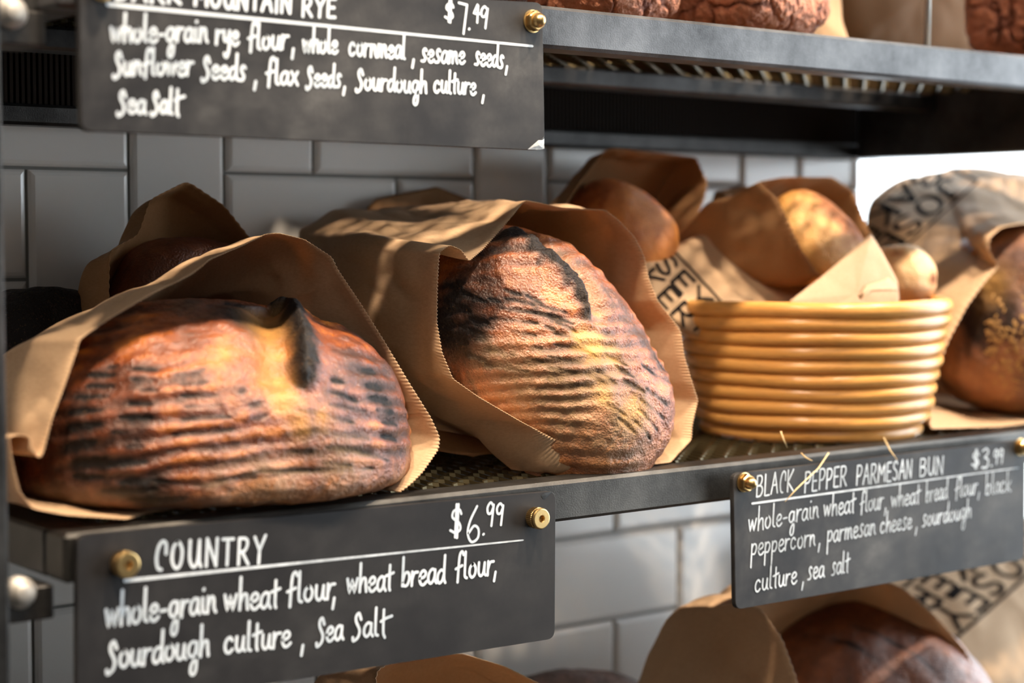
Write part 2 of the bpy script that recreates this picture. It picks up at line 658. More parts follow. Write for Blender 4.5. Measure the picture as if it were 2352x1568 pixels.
# ------------------------------------------------------------------ handwriting
FONT = {
 'a': (0.8, ['.68,.9 .4,1 .12,.7 .08,.25 .3,0 .55,.2 .68,.6 .68,.9', '.68,.95 .68,.3 .85,0']),
 'b': (0.8, ['.1,2 .1,0', '.1,.3 .3,.85 .6,.9 .72,.5 .55,.05 .25,0 .1,.2']),
 'c': (0.82, ['.65,.8 .45,1 .2,.85 .08,.45 .2,.08 .45,0 .68,.2']),
 'd': (0.85, ['.65,.85 .4,.95 .12,.65 .1,.2 .3,0 .55,.2 .68,.6', '.72,2 .7,1 .72,.3 .85,0']),
 'e': (0.75, ['.1,.45 .5,.55 .65,.8 .45,1 .2,.85 .08,.4 .25,.03 .5,0 .75,.2']),
 'f': (0.7, ['.75,1.75 .6,2 .4,1.8 .32,1 .28,-.25', '.05,.75 .65,.95']),
 'g': (0.85, ['.68,.85 .4,1 .12,.75 .1,.3 .35,.05 .6,.3 .7,.9', '.7,.95 .72,.1 .7,-.8 .5,-1.1 .3,-.9 .38,-.4 .8,.1']),
 'h': (0.8, ['.12,2 .12,0', '.12,.4 .35,.9 .6,.9 .66,.4 .72,0']),
 'i': (0.4, ['.15,.95 .18,.2 .35,0', '.2,1.45 .22,1.5']),
 'k': (0.75, ['.12,2 .12,0', '!.68,1 .15,.45 .75,0']),
 'l': (0.42, ['.15,2 .15,.5 .2,.1 .38,0']),
 'm': (1.15, ['.1,1 .1,0', '.1,.4 .3,.95 .48,.85 .5,0', '.5,.4 .7,.95 .92,.85 .94,.3 1.08,0']),
 'n': (0.8, ['.1,1 .1,0', '.1,.4 .35,.95 .58,.85 .62,.3 .78,0']),
 'o': (0.8, ['.4,1 .14,.75 .1,.3 .35,0 .62,.2 .68,.65 .45,1 .35,.95']),
 'p': (0.8, ['.12,1 .12,-1', '.12,.6 .3,.95 .58,.95 .7,.6 .5,.15 .15,.15']),
 'r': (0.65, ['.1,1 .1,0', '.1,.4 .3,.9 .62,.95']),
 's': (0.7, ['.62,.95 .45,1.1 .28,.95 .3,.65 .52,.3 .4,.02 .1,.0']),
 'S': (0.8, ['.7,1.25 .5,1.7 .28,1.5 .3,1.1 .6,.5 .5,0 .12,-.25 .05,0']),
 't': (0.62, ['.32,1.8 .32,.3 .4,0', '.0,1.05 .68,1.25']),
 'T': (0.62, ['.32,1.9 .34,.3 .5,-.15', '.1,1.05 .5,1.25 1.05,1.4']),
 'u': (0.82, ['.1,1 .1,.3 .3,0 .55,.2 .66,.95', '.66,.95 .66,.2 .82,0']),
 'w': (1.05, ['!.06,1 .28,0 .5,.95 .72,0 .98,1']),
 'x': (0.75, ['!.1,1 .7,0', '!.65,1 .08,0']),
 'y': (0.8, ['.1,1 .15,.4 .35,.2 .6,.6 .7,1', '.7,1 .7,-.3 .5,-.95 .3,-.9 .25,-.7']),
 ',': (0.4, ['!.25,.3 .15,-.4']),
 '-': (0.6, ['!.08,.5 .5,.52']),
 '.': (0.3, ['!.12,.0 .16,.03']),
}
CAPS = {
 'A': (0.8, ['!.05,0 .4,1', '!.4,1 .75,0', '!.2,.4 .65,.4']),
 'B': (0.75, ['!.1,1 .1,0', '.1,1 .5,.98 .62,.78 .45,.55 .12,.52', '.12,.52 .55,.48 .7,.25 .5,.02 .1,0']),
 'C': (0.7, ['.65,.55 .62,.9 .42,1 .2,.8 .1,.4 .2,.05 .4,-.02']),
 'D': (0.8, ['!.1,1 .1,0', '.1,1 .5,.9 .7,.5 .5,.1 .1,0']),
 'E': (0.65, ['!.6,1 .1,1 .1,0 .62,0', '!.1,.52 .52,.52']),
 'I': (0.3, ['!.15,1 .15,0']),
 'J': (0.6, ['.5,1 .5,.3 .38,.03 .15,.03 .06,.25']),
 'K': (0.75, ['!.1,1 .1,0', '!.65,1 .12,.45 .7,0']),
 'L': (0.6, ['!.1,1 .1,0 .58,0']),
 'M': (0.95, ['!.08,0 .12,1 .47,.35 .82,1 .88,0']),
 'N': (0.8, ['!.1,0 .1,1', '!.1,1 .68,0', '!.68,0 .7,1']),
 'O': (0.8, ['.4,1 .15,.8 .1,.3 .35,0 .62,.15 .7,.65 .5,.97 .36,.99']),
 'P': (0.7, ['!.1,1 .1,0', '.1,1 .5,.98 .65,.75 .45,.48 .1,.45']),
 'R': (0.78, ['!.1,1 .1,0', '.1,1 .5,.98 .62,.78 .45,.52 .12,.48', '!.3,.48 .72,0']),
 'S': (0.68, ['.6,.85 .42,1 .18,.9 .16,.65 .5,.45 .6,.2 .4,0 .1,.1']),
 'T': (0.72, ['!.03,1 .7,1', '!.36,1 .36,0']),
 'U': (0.8, ['.1,1 .12,.3 .35,0 .6,.2 .68,1', '!.68,1 .7,.2 .82,0']),
 'Y': (0.75, ['!.05,1 .38,.5', '!.72,1.05 .38,.5 .36,0']),
 '$': (0.7, ['.62,.72 .5,.85 .2,.82 .14,.62 .5,.45 .6,.25 .35,.14 .05,.22', '!.33,1.02 .33,0', '!.44,1.02 .44,-.02']),
 '7': (0.6, ['!.05,1 .5,.95', '!.5,.95 .38,0']),
 '4': (0.6, ['!.35,1 .05,.5 .58,.5', '!.42,.95 .40,0']),
 '9': (0.6, ['.5,.85 .3,1 .1,.8 .15,.55 .35,.55 .52,.85', '!.52,.9 .42,0']),
 '6': (0.7, ['.5,1 .2,.6 .1,.25 .3,0 .6,.1 .62,.35 .4,.45 .15,.25']),
 '3': (0.6, ['.08,.9 .35,1 .5,.8 .25,.55', '.25,.55 .52,.4 .45,.05 .1,.05']),
 '.': (0.3, ['!.12,.02 .16,.04']),
}


def stroke_pts(s, step=6):
    lin = s[0] == '!'
    pts = [tuple(float(x) for x in p.split(',')) for p in s.lstrip('!').split()]
    a = np.array(pts)
    if lin or len(a) < 3:
        out = []
        for i in range(len(a) - 1):
            for k in range(4):
                out.append(a[i] + (a[i + 1] - a[i]) * k / 4)
        out.append(a[-1])
        return np.array(out)
    ext = np.vstack([2 * a[0] - a[1], a, 2 * a[-1] - a[-2]])
    out = []
    for i in range(1, len(ext) - 2):
        p0, p1, p2, p3 = ext[i - 1:i + 3]
        for k in range(step):
            t = k / step
            out.append(0.5 * ((2 * p1) + (p2 - p0) * t + (2 * p0 - 5 * p1 + 4 * p2 - p3) * t * t + (3 * p1 - p0 - 3 * p2 + p3) * t ** 3))
    out.append(ext[-2])
    return np.array(out)


def ribbon(pts, wd, taper=0.0):
    """flat ribbon outline with round ends in the writing plane: returns 2D verts and faces"""
    pts = np.asarray(pts, float)
    keep = [0]
    for i in range(1, len(pts)):
        if np.linalg.norm(pts[i] - pts[keep[-1]]) > wd * 0.12:
            keep.append(i)
    pts = pts[keep]
    if len(pts) < 2:
        pts = np.array([pts[0], pts[0] + [wd * 0.15, 0]])
    t = np.gradient(pts, axis=0)
    t /= np.linalg.norm(t, axis=1)[:, None] + 1e-12
    nrm = np.stack([-t[:, 1], t[:, 0]], 1)
    v, f = [], []
    h = wd / 2
    rows = []
    for dd in (-1.0, -0.75, -0.3):
        rows.append((pts[0] + t[0] * dd * h, nrm[0], h * math.sqrt(max(0.02, 1 - dd * dd))))
    for i in range(len(pts)):
        rows.append((pts[i], nrm[i], h * (1 - taper * i / len(pts))))
    for dd in (0.3, 0.75, 1.0):
        rows.append((pts[-1] + t[-1] * dd * h, nrm[-1], h * math.sqrt(max(0.02, 1 - dd * dd)) * (1 - taper)))
    for p, n, hh in rows:
        v += [p + n * hh, p - n * hh]
    for i in range(len(rows) - 1):
        f.append((2 * i, 2 * i + 1, 2 * i + 3, 2 * i + 2))
    return v, f


rng = random.Random(4)


def word_strokes(txt, font, jitter=0.03, gap=0.14):
    x, out = 0.0, []
    for ch in txt:
        if ch == ' ':
            x += 0.5
            continue
        wd, ss = font[ch]
        dy = rng.uniform(-jitter, jitter)
        sc = 1 + rng.uniform(-jitter, jitter)
        for s in ss:
            p = stroke_pts(s)
            out.append(p * [sc, sc] + [x, dy])
        x += wd * 0.98 + (0.10 if ch.islower() else gap)
    return out, x


class Board:
    """a chalkboard sign: corner pixels on the upright plane y = Y, writing measured on it"""

    def __init__(s, name, label, tl, tr, br, bl, Y, mat_, th=0.004, cut=0.006):
        s.Y = Y
        c = [P(*q, Y) for q in (tl, tr, br, bl)]
        s.org = np.array([(c[0][0] + c[3][0]) / 2, Y, (c[2][2] + c[3][2]) / 2])
        s.root = empty(name, s.org + [0, th, 0])
        tag(s.root, label, 'sign', 'chalkboard price signs on the rack')
        pts = []
        for i in range(4):
            p, a, b = c[i], c[i - 1], c[(i + 1) % 4]
            ea = (a - p) / np.linalg.norm(a - p)
            eb = (b - p) / np.linalg.norm(b - p)
            r = cut
            for k in range(6):
                t = k / 5
                pts.append(p + ea * r * (1 - t) ** 2 + eb * r * t ** 2)
        n = len(pts)
        e = 0.0005
        cen = sum(pts) / n
        inn = [q + (cen - q) / np.linalg.norm(cen - q) * e for q in pts]
        vs = [q for q in inn] + [q + [0, e, 0] for q in pts] + [q + [0, th, 0] for q in pts]
        fs = [tuple(range(n))]
        for a in (0, n):
            for k in range(n):
                fs.append((a + k, a + n + k, a + n + (k + 1) % n, a + (k + 1) % n))
        fs.append(tuple(2 * n + k for k in range(n))[::-1])
        mesh('board', vs, fs, mat_, False, s.org, s.root)

    def loc(s, px, py):
        p = P(px, py, s.Y)
        return np.array([p[0], p[2]])

    def scale(s, px, py):
        d = ray(px, py)
        return (s.Y - CAM[1]) / d[1] / F      # metres per photo pixel in the upright

    def write(s, part, items, width, mat_, font=FONT, gap=0.14):
        """items: (text, x0, y0, x1, y1, height in pixels)"""
        V, Fc = [], []
        off = s.Y - 0.00025
        for it in items:
            txt, x0, y0, x1, y1, hp = it[:6]
            a, b = s.loc(x0, y0), s.loc(x1, y1)
            ex = b - a
            hgt = hp * s.scale((x0 + x1) / 2, (y0 + y1) / 2)
            if txt == '_':
                ss = [np.array([[0, 0.0], [.25, .0], [.5, .0], [.75, .0], [1, 0.0]])]
                tot = 1.0
            else:
                ss, tot = word_strokes(txt, font, 0.03, gap)
            wd = (it[6] if len(it) > 6 else width)
            tp = it[7] if len(it) > 7 else 0.0
            for p in ss:
                q = a[None] + p[:, :1] / tot * ex[None] + np.stack([p[:, 1] * 0.06, p[:, 1]], 1) * hgt
                v, f = ribbon(q, wd, tp)
                n = len(V)
                off -= 0.0000012
                V += [(x[0], off, x[1]) for x in v]
                Fc += [tuple(k + n for k in g) for g in f]
        return mesh(part, V, Fc, mat_, False, s.org, s.root)

    def smear(s, part, blobs, mat_):
        V, Fc = [], []
        for (x, y, rx, ry) in blobs:
            c = s.loc(x, y)
            sc = s.scale(x, y)
            n = len(V)
            m = 14
            for k in range(m):
                an = 2 * math.pi * k / m
                rr = 1 + rng.uniform(-.35, .35)
                V.append((c[0] + math.cos(an) * rx * sc * rr, s.Y - 0.0001, c[1] + math.sin(an) * ry * sc * rr))
            Fc.append(tuple(n + k for k in range(m)))
        return mesh(part, V, Fc, mat_, False, s.org, s.root)

    def acorn(s, px, py, d):
        c = Vector(P(px, py, s.Y))
        r = d / 2
        mb = MB()
        mb.lathe(c, (0, -1, 0), [(0, r * 1.05), (0.0008, r * 1.08), (0.0012, r * 0.9)], 32)
        ang0 = 0.2
        hexm = lambda j, k, an: 1 / max(math.cos(((an + ang0) % (math.pi / 3)) - math.pi / 6), 0.1)
        mb.lathe(c, (0, -1, 0), [(0.001, r * .80), (0.0014, r * .86), (0.0050, r * .86), (0.0058, r * .76)], 48, hexm)
        mb.lathe(c, (0, -1, 0), [(0.0056, r * .70)] + [(0.0062 + 0.0052 * math.sin(a), r * .68 * max(0.06, math.cos(a))) for a in np.linspace(0, 1.45, 10)], 32)
        o = mb.build('acorn_nut', BRASS, s.root, loc=c, smooth=True)
        em = o.modifiers.new('split', 'EDGE_SPLIT')
        em.split_angle = R(35)

    def thumb(s, px, py, d):
        c = Vector(P(px, py, s.Y))
        r = d / 2
        mb = MB()
        kn = lambda j, k, an: (0.955 if (k % 4) < 2 else 1.0) if 1 <= j <= 4 else 1.0
        mb.lathe(c, (0, -1, 0), [(0, r * .82), (0.0014, r * .82), (0.0015, r * .98), (0.0055, r * 1.0), (0.0062, r * 1.0), (0.0064, r * .95), (0.0086, r * .99), (0.0094, r * .93), (0.0096, r * .86),
                                 (0.0096, r * .36), (0.0090, r * .31), (0.0066, r * .28), (0.0064, r * .12), (0.0070, r * .10), (0.0071, r * .04)], 144, kn)
        o = mb.build('thumb_nut', BRASS, s.root, loc=c, smooth=True)
        em = o.modifiers.new('split', 'EDGE_SPLIT')
        em.split_angle = R(18)


BOARD_A = m_board('slate_dusty', 0.55)
BOARD_B = m_board('slate_clean', 0.22)
BOARD_C = m_board('slate_smeared', 0.75)
# upper sign
sa = Board('chalkboard_sign', 'black chalkboard sign priced $7.49 bolted to the upper shelf rail', (180, -50), (1247, 6), (1252, 345), (186, 300), -0.0055, BOARD_A)
sa.write('heading', [('DARK', 262, -2, 420, 10, 46), ('MOUNTAIN', 445, 12, 672, 31, 46), ('RYE', 692, 38, 774, 40, 43)], 0.0020, CHALK, CAPS)
sa.write('price', [('$', 1020, 49, 1046, 51, 48), ('7', 1048, 78, 1078, 80, 68), ('.', 1074, 68, 1084, 68, 40), ('4', 1085, 52, 1104, 53, 40), ('9', 1100, 65, 1124, 66, 48)], 0.0016, CHALK, CAPS)
sa.write('ruled_line', [('_', 247, 10, 1222, 106, 1, 0.0020, 0.3)], 0.002, CHALK)
sa.write('ingredients', [
    ('whole-grain', 252, 96, 478, 96, 32), ('rye', 494, 101, 549, 103, 31), ('flour', 568, 112, 663, 113, 30), (',', 668, 122, 678, 122, 30),
    ('whole', 694, 120, 776, 122, 28), ('cornmeal', 800, 126, 932, 135, 28), (',', 944, 144, 955, 144, 26), ('sesame', 966, 140, 1068, 147, 26), ('seeds', 1089, 147, 1157, 156, 26), (',', 1158, 160, 1170, 160, 26),
    ('Sunflower', 259, 172, 444, 173, 30), ('Seeds', 462, 180, 565, 184, 29), (',', 580, 196, 594, 196, 27), ('flax', 609, 192, 686, 196, 29), ('Seeds', 702, 198, 784, 200, 27), (',', 785, 208, 797, 208, 25),
    ('Sourdough', 816, 205, 981, 214, 26), ('culture', 995, 211, 1093, 217, 25), (',', 1104, 227, 1116, 228, 24),
    ('Sea', 268, 258, 335, 261, 29), ('SalT', 346, 259, 414, 262, 29)], 0.00175, CHALK)
CHIP = m_simple('chipped_edge', (0.30, 0.32, 0.34), 0.35, 0, 300, 0.6, 400, 0.6, 0.001)
GOUGE = m_simple('gouged_slate', (0.004, 0.004, 0.004), 0.5)


def chip(bd, part, poly, m_, h):
    V = [P(x, y, bd.Y - 0.0002) for x, y in poly]
    c = sum(V) / len(V) + np.array([0, -h, 0])
    n = len(V)
    return mesh(part, V + [c], [(i, (i + 1) % n, n) for i in range(n)], m_, False, bd.org, bd.root)


chip(sa, 'chipped_corner', [(1212, 343), (1226, 331), (1236, 322), (1250, 318), (1250, 342), (1238, 344)], CHIP, 0.0008)
chip(sa, 'gouge', [(1236, 322), (1247, 316), (1250, 312), (1250, 322), (1243, 326)], GOUGE, 0.0002)
sa.acorn(1222, 49, 0.0132)
sa.acorn(232, -28, 0.0132)
# front sign
sb = Board('chalkboard_sign', 'black chalkboard sign priced $6.99 hanging below the front scored loaf', (177, 1229), (1277, 1127), (1275, 1466), (176, 1640), -0.0055, BOARD_B)
sb.write('heading', [('COUNTRY', 354, 1306, 616, 1292, 61)], 0.00185, CHALK, CAPS, 0.26)
sb.write('price', [('$', 1031, 1234, 1066, 1232, 76), ('6', 1068, 1243, 1106, 1242, 80), ('.', 1106, 1228, 1118, 1226, 40), ('9', 1114, 1209, 1138, 1208, 53), ('9', 1136, 1206, 1160, 1205, 49)], 0.00165, CHALK, CAPS)
sb.write('ruled_line', [('_', 287, 1333, 1200, 1240, 1, 0.0019, 0.6)], 0.002, m_chalk('chalk_rule', (0.25, 0.28, 0.31)))
sb.write('ingredients', [
    ('whole-grain', 240, 1440, 498, 1404, 38), ('wheat', 513, 1402, 642, 1393, 36), ('flour', 657, 1386, 770, 1373, 34), (',', 760, 1384, 774, 1383, 34),
    ('wheat', 795, 1361, 902, 1354, 32), ('bread', 921, 1346, 1024, 1337, 32), ('flour', 1044, 1330, 1134, 1318, 31), (',', 1131, 1322, 1144, 1322, 30),
    ('Sourdough', 243, 1538, 482, 1503, 36), ('culture', 513, 1500, 668, 1482, 34), (',', 688, 1492, 702, 1491, 32), ('Sea', 725, 1477, 788, 1467, 32), ('SalT', 808, 1464, 890, 1457, 32)], 0.00185, CHALK)
chip(sb, 'gouge', [(1243, 1138), (1250, 1132), (1270, 1128), (1262, 1136), (1252, 1145), (1247, 1145)], GOUGE, 0.0002)
sb.thumb(277, 1292, 0.0142)
sb.thumb(1223, 1187, 0.0135)
# right sign
sc_ = Board('chalkboard_sign', 'black chalkboard sign priced $3.99 on the rail under the coiled basket', (1684, 1088), (2356, 1009), (2354, 1284), (1689, 1400), -0.013, BOARD_C, 0.0035)
sc_.write('heading', [('BLACK', 1735, 1142, 1824, 1124, 48), ('PEPPER', 1846, 1130, 1946, 1113, 45), ('PARMESAN', 1965, 1115, 2096, 1096, 43), ('BUN', 2110, 1094, 2168, 1087, 40)], 0.0013, CHALK_W, CAPS)
sc_.write('price', [('$', 2230, 1076, 2252, 1074, 42), ('3', 2252, 1077, 2274, 1074, 44), ('.', 2274, 1071, 2282, 1070, 30), ('9', 2280, 1066, 2294, 1064, 32), ('9', 2292, 1064, 2306, 1062, 32)], 0.0016, CHALK_W, CAPS)
sc_.write('ruled_line', [('_', 1727, 1156, 2338, 1074, 1, 0.0015, 0.55)], 0.002, CHALK_W)
sc_.write('ingredients', [
    ('whole-grain', 1717, 1222, 1881, 1187, 27), ('wheat', 1890, 1186, 1964, 1176, 26), ('flour', 1974, 1176, 2029, 1167, 25), (',', 2029, 1174, 2038, 1173, 24), ('wheat', 2045, 1165, 2113, 1155, 24), ('bread', 2125, 1152, 2176, 1143, 24), ('flour', 2192, 1142, 2245, 1133, 24), (',', 2244, 1138, 2252, 1138, 23), ('black', 2262, 1135, 2322, 1127, 23),
    ('peppercorn', 1723, 1276, 1873, 1252, 26), (',', 1876, 1257, 1887, 1256, 26), ('parmesan', 1898, 1246, 2011, 1225, 25), ('cheese', 2020, 1224, 2094, 1212, 24), (',', 2099, 1218, 2110, 1217, 24), ('sourdough', 2116, 1209, 2231, 1187, 23),
    ('culture', 1732, 1359, 1830, 1338, 26), (',', 1838, 1344, 1850, 1342, 26), ('sea', 1853, 1330, 1893, 1324, 26), ('salt', 1908, 1320, 1950, 1313, 25)], 0.00122, CHALK_W)
sc_.acorn(1708, 1107, 0.0128)
sc_.acorn(2342, 1026, 0.0128)

# ------------------------------------------------------------------ loaves
def cube_sphere(n):
    idx, V, Fc = {}, [], []

    def vid(p):
        if p not in idx:
            idx[p] = len(V)
            t = [math.tan((x / n * 2 - 1) * math.pi / 4) for x in p]
            V.append(t)
        return idx[p]
    for ax in range(3):
        a1, a2 = (ax + 1) % 3, (ax + 2) % 3
        for sd in (0, n):
            for u in range(n):
                for v in range(n):
                    q = []
                    for du, dv in ((0, 0), (1, 0), (1, 1), (0, 1)):
                        p = [0, 0, 0]
                        p[ax], p[a1], p[a2] = sd, u + du, v + dv
                        q.append(vid(tuple(p)))
                    Fc.append(q if sd else q[::-1])
    V = np.array(V)
    return V / np.linalg.norm(V, axis=1)[:, None], Fc


CS = {}


def smooth01(x):
    x = np.clip(x, 0, 1)
    return x * x * (3 - 2 * x)


class Loaf:
    def __init__(s, center, axes, radii, flat=0.55, e=2.3):
        s.c = np.asarray(center, float)
        s.A = np.array([np.asarray(a, float) / np.linalg.norm(a) for a in axes])
        # make the frame orthonormal, top axis kept
        T = s.A[2]
        L = s.A[0] - T * s.A[0].dot(T)
        L /= np.linalg.norm(L)
        s.A = np.array([L, np.cross(T, L), T])
        s.r = np.asarray(radii, float)
        s.flat, s.e = flat, e
        s.eb = None

    def field(s, p):
        q = (p - s.c) @ s.A.T / s.r
        q[:, 2] = np.where(q[:, 2] < 0, q[:, 2] / s.flat, q[:, 2])
        eb = np.where(q[:, 2] < 0, s.eb or s.e, s.e)
        hz = (np.abs(q[:, 0]) ** s.e + np.abs(q[:, 1]) ** s.e) ** (1 / s.e)
        return hz ** eb + np.abs(q[:, 2]) ** eb - 1

    def hit(s, px, py):
        d = ray(px, py)
        ts = np.linspace(0.6, 2.2, 1600)
        f = s.field(CAM + ts[:, None] * d)
        k = np.where(f < 0)[0]
        k = k[0] if len(k) else int(np.argmin(f))
        return CAM + ts[k] * d

    def build(s, name, label, cat, mat_, n=60, grooves=(), ears=(), crumbs=(), burns=(), flours=(), base_burn=0.45, lump=0.004, seed=1, groove_w=0.0017, groove_d=0.0007,
              base_flour=0.5, group=None, loc=None, crack=0.0, parent=None, gutc=0.75, bands=None, fine=0.0):
        if n not in CS:
            CS[n] = cube_sphere(n)
        D, Fc = CS[n]
        eb = np.where(D[:, 2] < 0, s.eb or s.e, s.e)
        hz = (np.abs(D[:, 0]) ** s.e + np.abs(D[:, 1]) ** s.e) ** (1 / s.e)
        rr = (hz ** eb + np.abs(D[:, 2]) ** eb) ** (-1 / eb)
        q = D * rr[:, None]
        up = q[:, 2].copy()
        q[:, 2] = np.where(q[:, 2] < 0, q[:, 2] * s.flat, q[:, 2])
        nl = D / s.r
        nl /= np.linalg.norm(nl, axis=1)[:, None]
        N = nl @ s.A
        p = s.c + (q * s.r) @ s.A
        disp = fbm(p, 18, 3, seed) * lump + fbm(p, 90, 2, seed + 5) * lump * 0.22
        burn = np.full(len(p), base_burn) + 0.12 * fbm(p, 30, 3, seed + 9)
        crumb = np.zeros(len(p))
        flour = base_flour * smooth01((-up - 0.15) / 0.5)
        if fine:
            disp += fine * fbm(p, 230, 2, seed + 50)
        if bands:
            bd, per, am = bands
            ph = (p - s.c) @ np.asarray(bd, float) / per + 0.35 * fbm(p, 22, 2, seed + 60)
            wv = np.sin(2 * math.pi * ph)
            msk = np.clip(0.5 + 0.9 * vnoise(p, 26, seed + 61), 0, 1) * smooth01((up + 0.35) / 0.4)
            disp += 0.0009 * wv * msk
            burn -= am * wv * msk
        if crack:
            cn = np.abs(fbm(p, 34, 3, seed + 31))
            g = np.exp(-(cn / 0.10) ** 2)
            disp -= crack * g
            burn += 0.35 * g

        def dist(pl):
            pl = np.array([s.hit(*x[:2]) for x in pl])
            best = np.full(len(p), 1e9)
            side = np.zeros(len(p))
            tt = np.zeros(len(p))
            for i in range(len(pl) - 1):
                a, b = pl[i], pl[i + 1]
                ab = b - a
                t = np.clip(((p - a) @ ab) / (ab @ ab + 1e-12), 0, 1)
                c = a + t[:, None] * ab
                dv = p - c
                d = np.linalg.norm(dv, axis=1)
                m = d < best
                best[m] = d[m]
                sd = (np.cross(N, ab) * dv).sum(1)
                side[m] = np.sign(sd[m])
                tt[m] = (i + t[m]) / (len(pl) - 1)
            return best, side, tt
        for g in grooves:
            d, _, tt = dist(g)
            k = np.exp(-(d / (groove_w * (0.40 + 0.70 * np.sin(np.pi * np.clip(tt, 0.0, 1)) ** 0.45))) ** 2)
            k = k * np.clip(0.95 + 0.4 * vnoise(p, 120, 77), 0, 1.2)
            disp -= groove_d * k
            burn += 0.50 * k + 0.13 * np.exp(-(d / (groove_w * 2.6)) ** 2)
        for (pl, h, wd, open_, oside) in ears:
            d, sd, tt = dist(pl)
            en = np.clip(np.minimum(tt / 0.15, (1 - tt) / 0.25), 0, 1)
            en = smooth01(en)
            lip = sd != oside
            disp += np.where(lip, h * np.exp(-(d / wd) ** 2), h * np.exp(-(d / (wd * 0.22)) ** 2)) * en
            gut = np.exp(-((d - open_ * 0.45) / (open_ * 0.4)) ** 2) * (~lip) * en
            disp -= h * 0.9 * gut
            dn = d * (1 + 0.4 * vnoise(p, 160, 3))
            eb_ = np.exp(-(dn / (wd * np.where(lip, 0.55, 0.25))) ** 2) * np.clip(en * 1.8, 0, 1)
            burn += 0.95 * eb_
            disp += lip * 0.0012 * vnoise(p, 320, 6) * eb_
            char = np.clip(eb_ * 1.2, 0, 1)
            crumb = np.maximum(crumb, gut * gutc)
        for (x, y, r, a) in crumbs:
            c = s.hit(x, y)
            d = np.linalg.norm(p - c, axis=1) * (1 + 0.35 * fbm(p, 60, 2, 8))
            crumb = np.maximum(crumb, a * np.exp(-(d / r) ** 2))
        if ears:
            crumb *= 1 - char
        for (x, y, r, a) in burns:
            c = s.hit(x, y)
            d = np.linalg.norm(p - c, axis=1) * (1 + 0.3 * fbm(p, 50, 2, 4))
            burn += a * np.exp(-(d / r) ** 2)
        for (x, y, r, a) in flours:
            c = s.hit(x, y)
            d = np.linalg.norm(p - c, axis=1) * (1 + 0.3 * fbm(p, 50, 2, 6))
            flour = np.maximum(flour, a * np.exp(-(d / r) ** 2))
        p = p + N * disp[:, None]
        s.verts = p
        zmin = p[:, 2].min()
        lo = loc if loc is not None else (s.c[0], s.c[1], zmin)
        o = mesh(name, p, Fc, mat_, True, lo, parent)
        for nm, ar in (('burn', burn), ('crumb', crumb), ('flour', flour)):
            at = o.data.attributes.new(nm, 'FLOAT', 'POINT')
            at.data.foreach_set('value', np.clip(ar, 0, 1.3).astype(np.float32))
        if label:
            tag(o, label, cat, group)
        return o


STOPS = [(0.0, (0.60, 0.24, 0.040)), (0.25, (0.42, 0.120, 0.013)), (0.48, (0.175, 0.038, 0.007)), (0.70, (0.07, 0.020, 0.009)), (1.0, (0.010, 0.008, 0.008))]
CRUST = m_crust('sourdough_crust', STOPS, crumb=(0.66, 0.31, 0.07))
STOPS2 = [(0.0, (0.64, 0.28, 0.075)), (0.3, (0.46, 0.15, 0.035)), (0.52, (0.25, 0.066, 0.018)), (0.74, (0.08, 0.028, 0.014)), (1.0, (0.014, 0.010, 0.010))]
CRUST2 = m_crust('sourdough_crust_light', STOPS2)
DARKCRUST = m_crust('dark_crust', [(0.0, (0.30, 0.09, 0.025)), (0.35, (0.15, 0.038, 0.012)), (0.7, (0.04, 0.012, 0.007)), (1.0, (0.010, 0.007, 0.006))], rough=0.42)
GOLD = m_crust('golden_crust', [(0.0, (0.80, 0.46, 0.14)), (0.4, (0.62, 0.28, 0.055)), (0.7, (0.36, 0.12, 0.03)), (1.0, (0.10, 0.03, 0.01))], crumb=(0.85, 0.55, 0.22), rough=0.5, fleck=0.25)
ORANGE = m_crust('orange_crust', [(0.0, (0.72, 0.30, 0.05)), (0.4, (0.60, 0.20, 0.028)), (0.7, (0.32, 0.08, 0.015)), (1.0, (0.05, 0.018, 0.008))], rough=0.5, fleck=0.25)
RYE = m_crust('rye_crust', [(0.0, (0.62, 0.26, 0.13)), (0.4, (0.46, 0.15, 0.065)), (0.75, (0.18, 0.05, 0.024)), (1.0, (0.05, 0.016, 0.01))], rough=0.65, bscale=330, bstr=1.0, fleck=0.6)
BUN = m_crust('pale_bun_crust', [(0.0, (0.85, 0.62, 0.36)), (0.5, (0.75, 0.45, 0.20)), (0.8, (0.5, 0.22, 0.08)), (1.0, (0.2, 0.07, 0.03))], crumb=(0.9, 0.7, 0.45), rough=0.55)


def c5(*pl):     # crop of loaf 1 -> photo pixels
    return [(x / 2.352, y / 2.352 + 700) for x, y in pl]


def c6(*pl):     # crop of loaf 2 -> photo pixels
    return [(x / 2.306 + 650, y / 2.306 + 420) for x, y in pl]


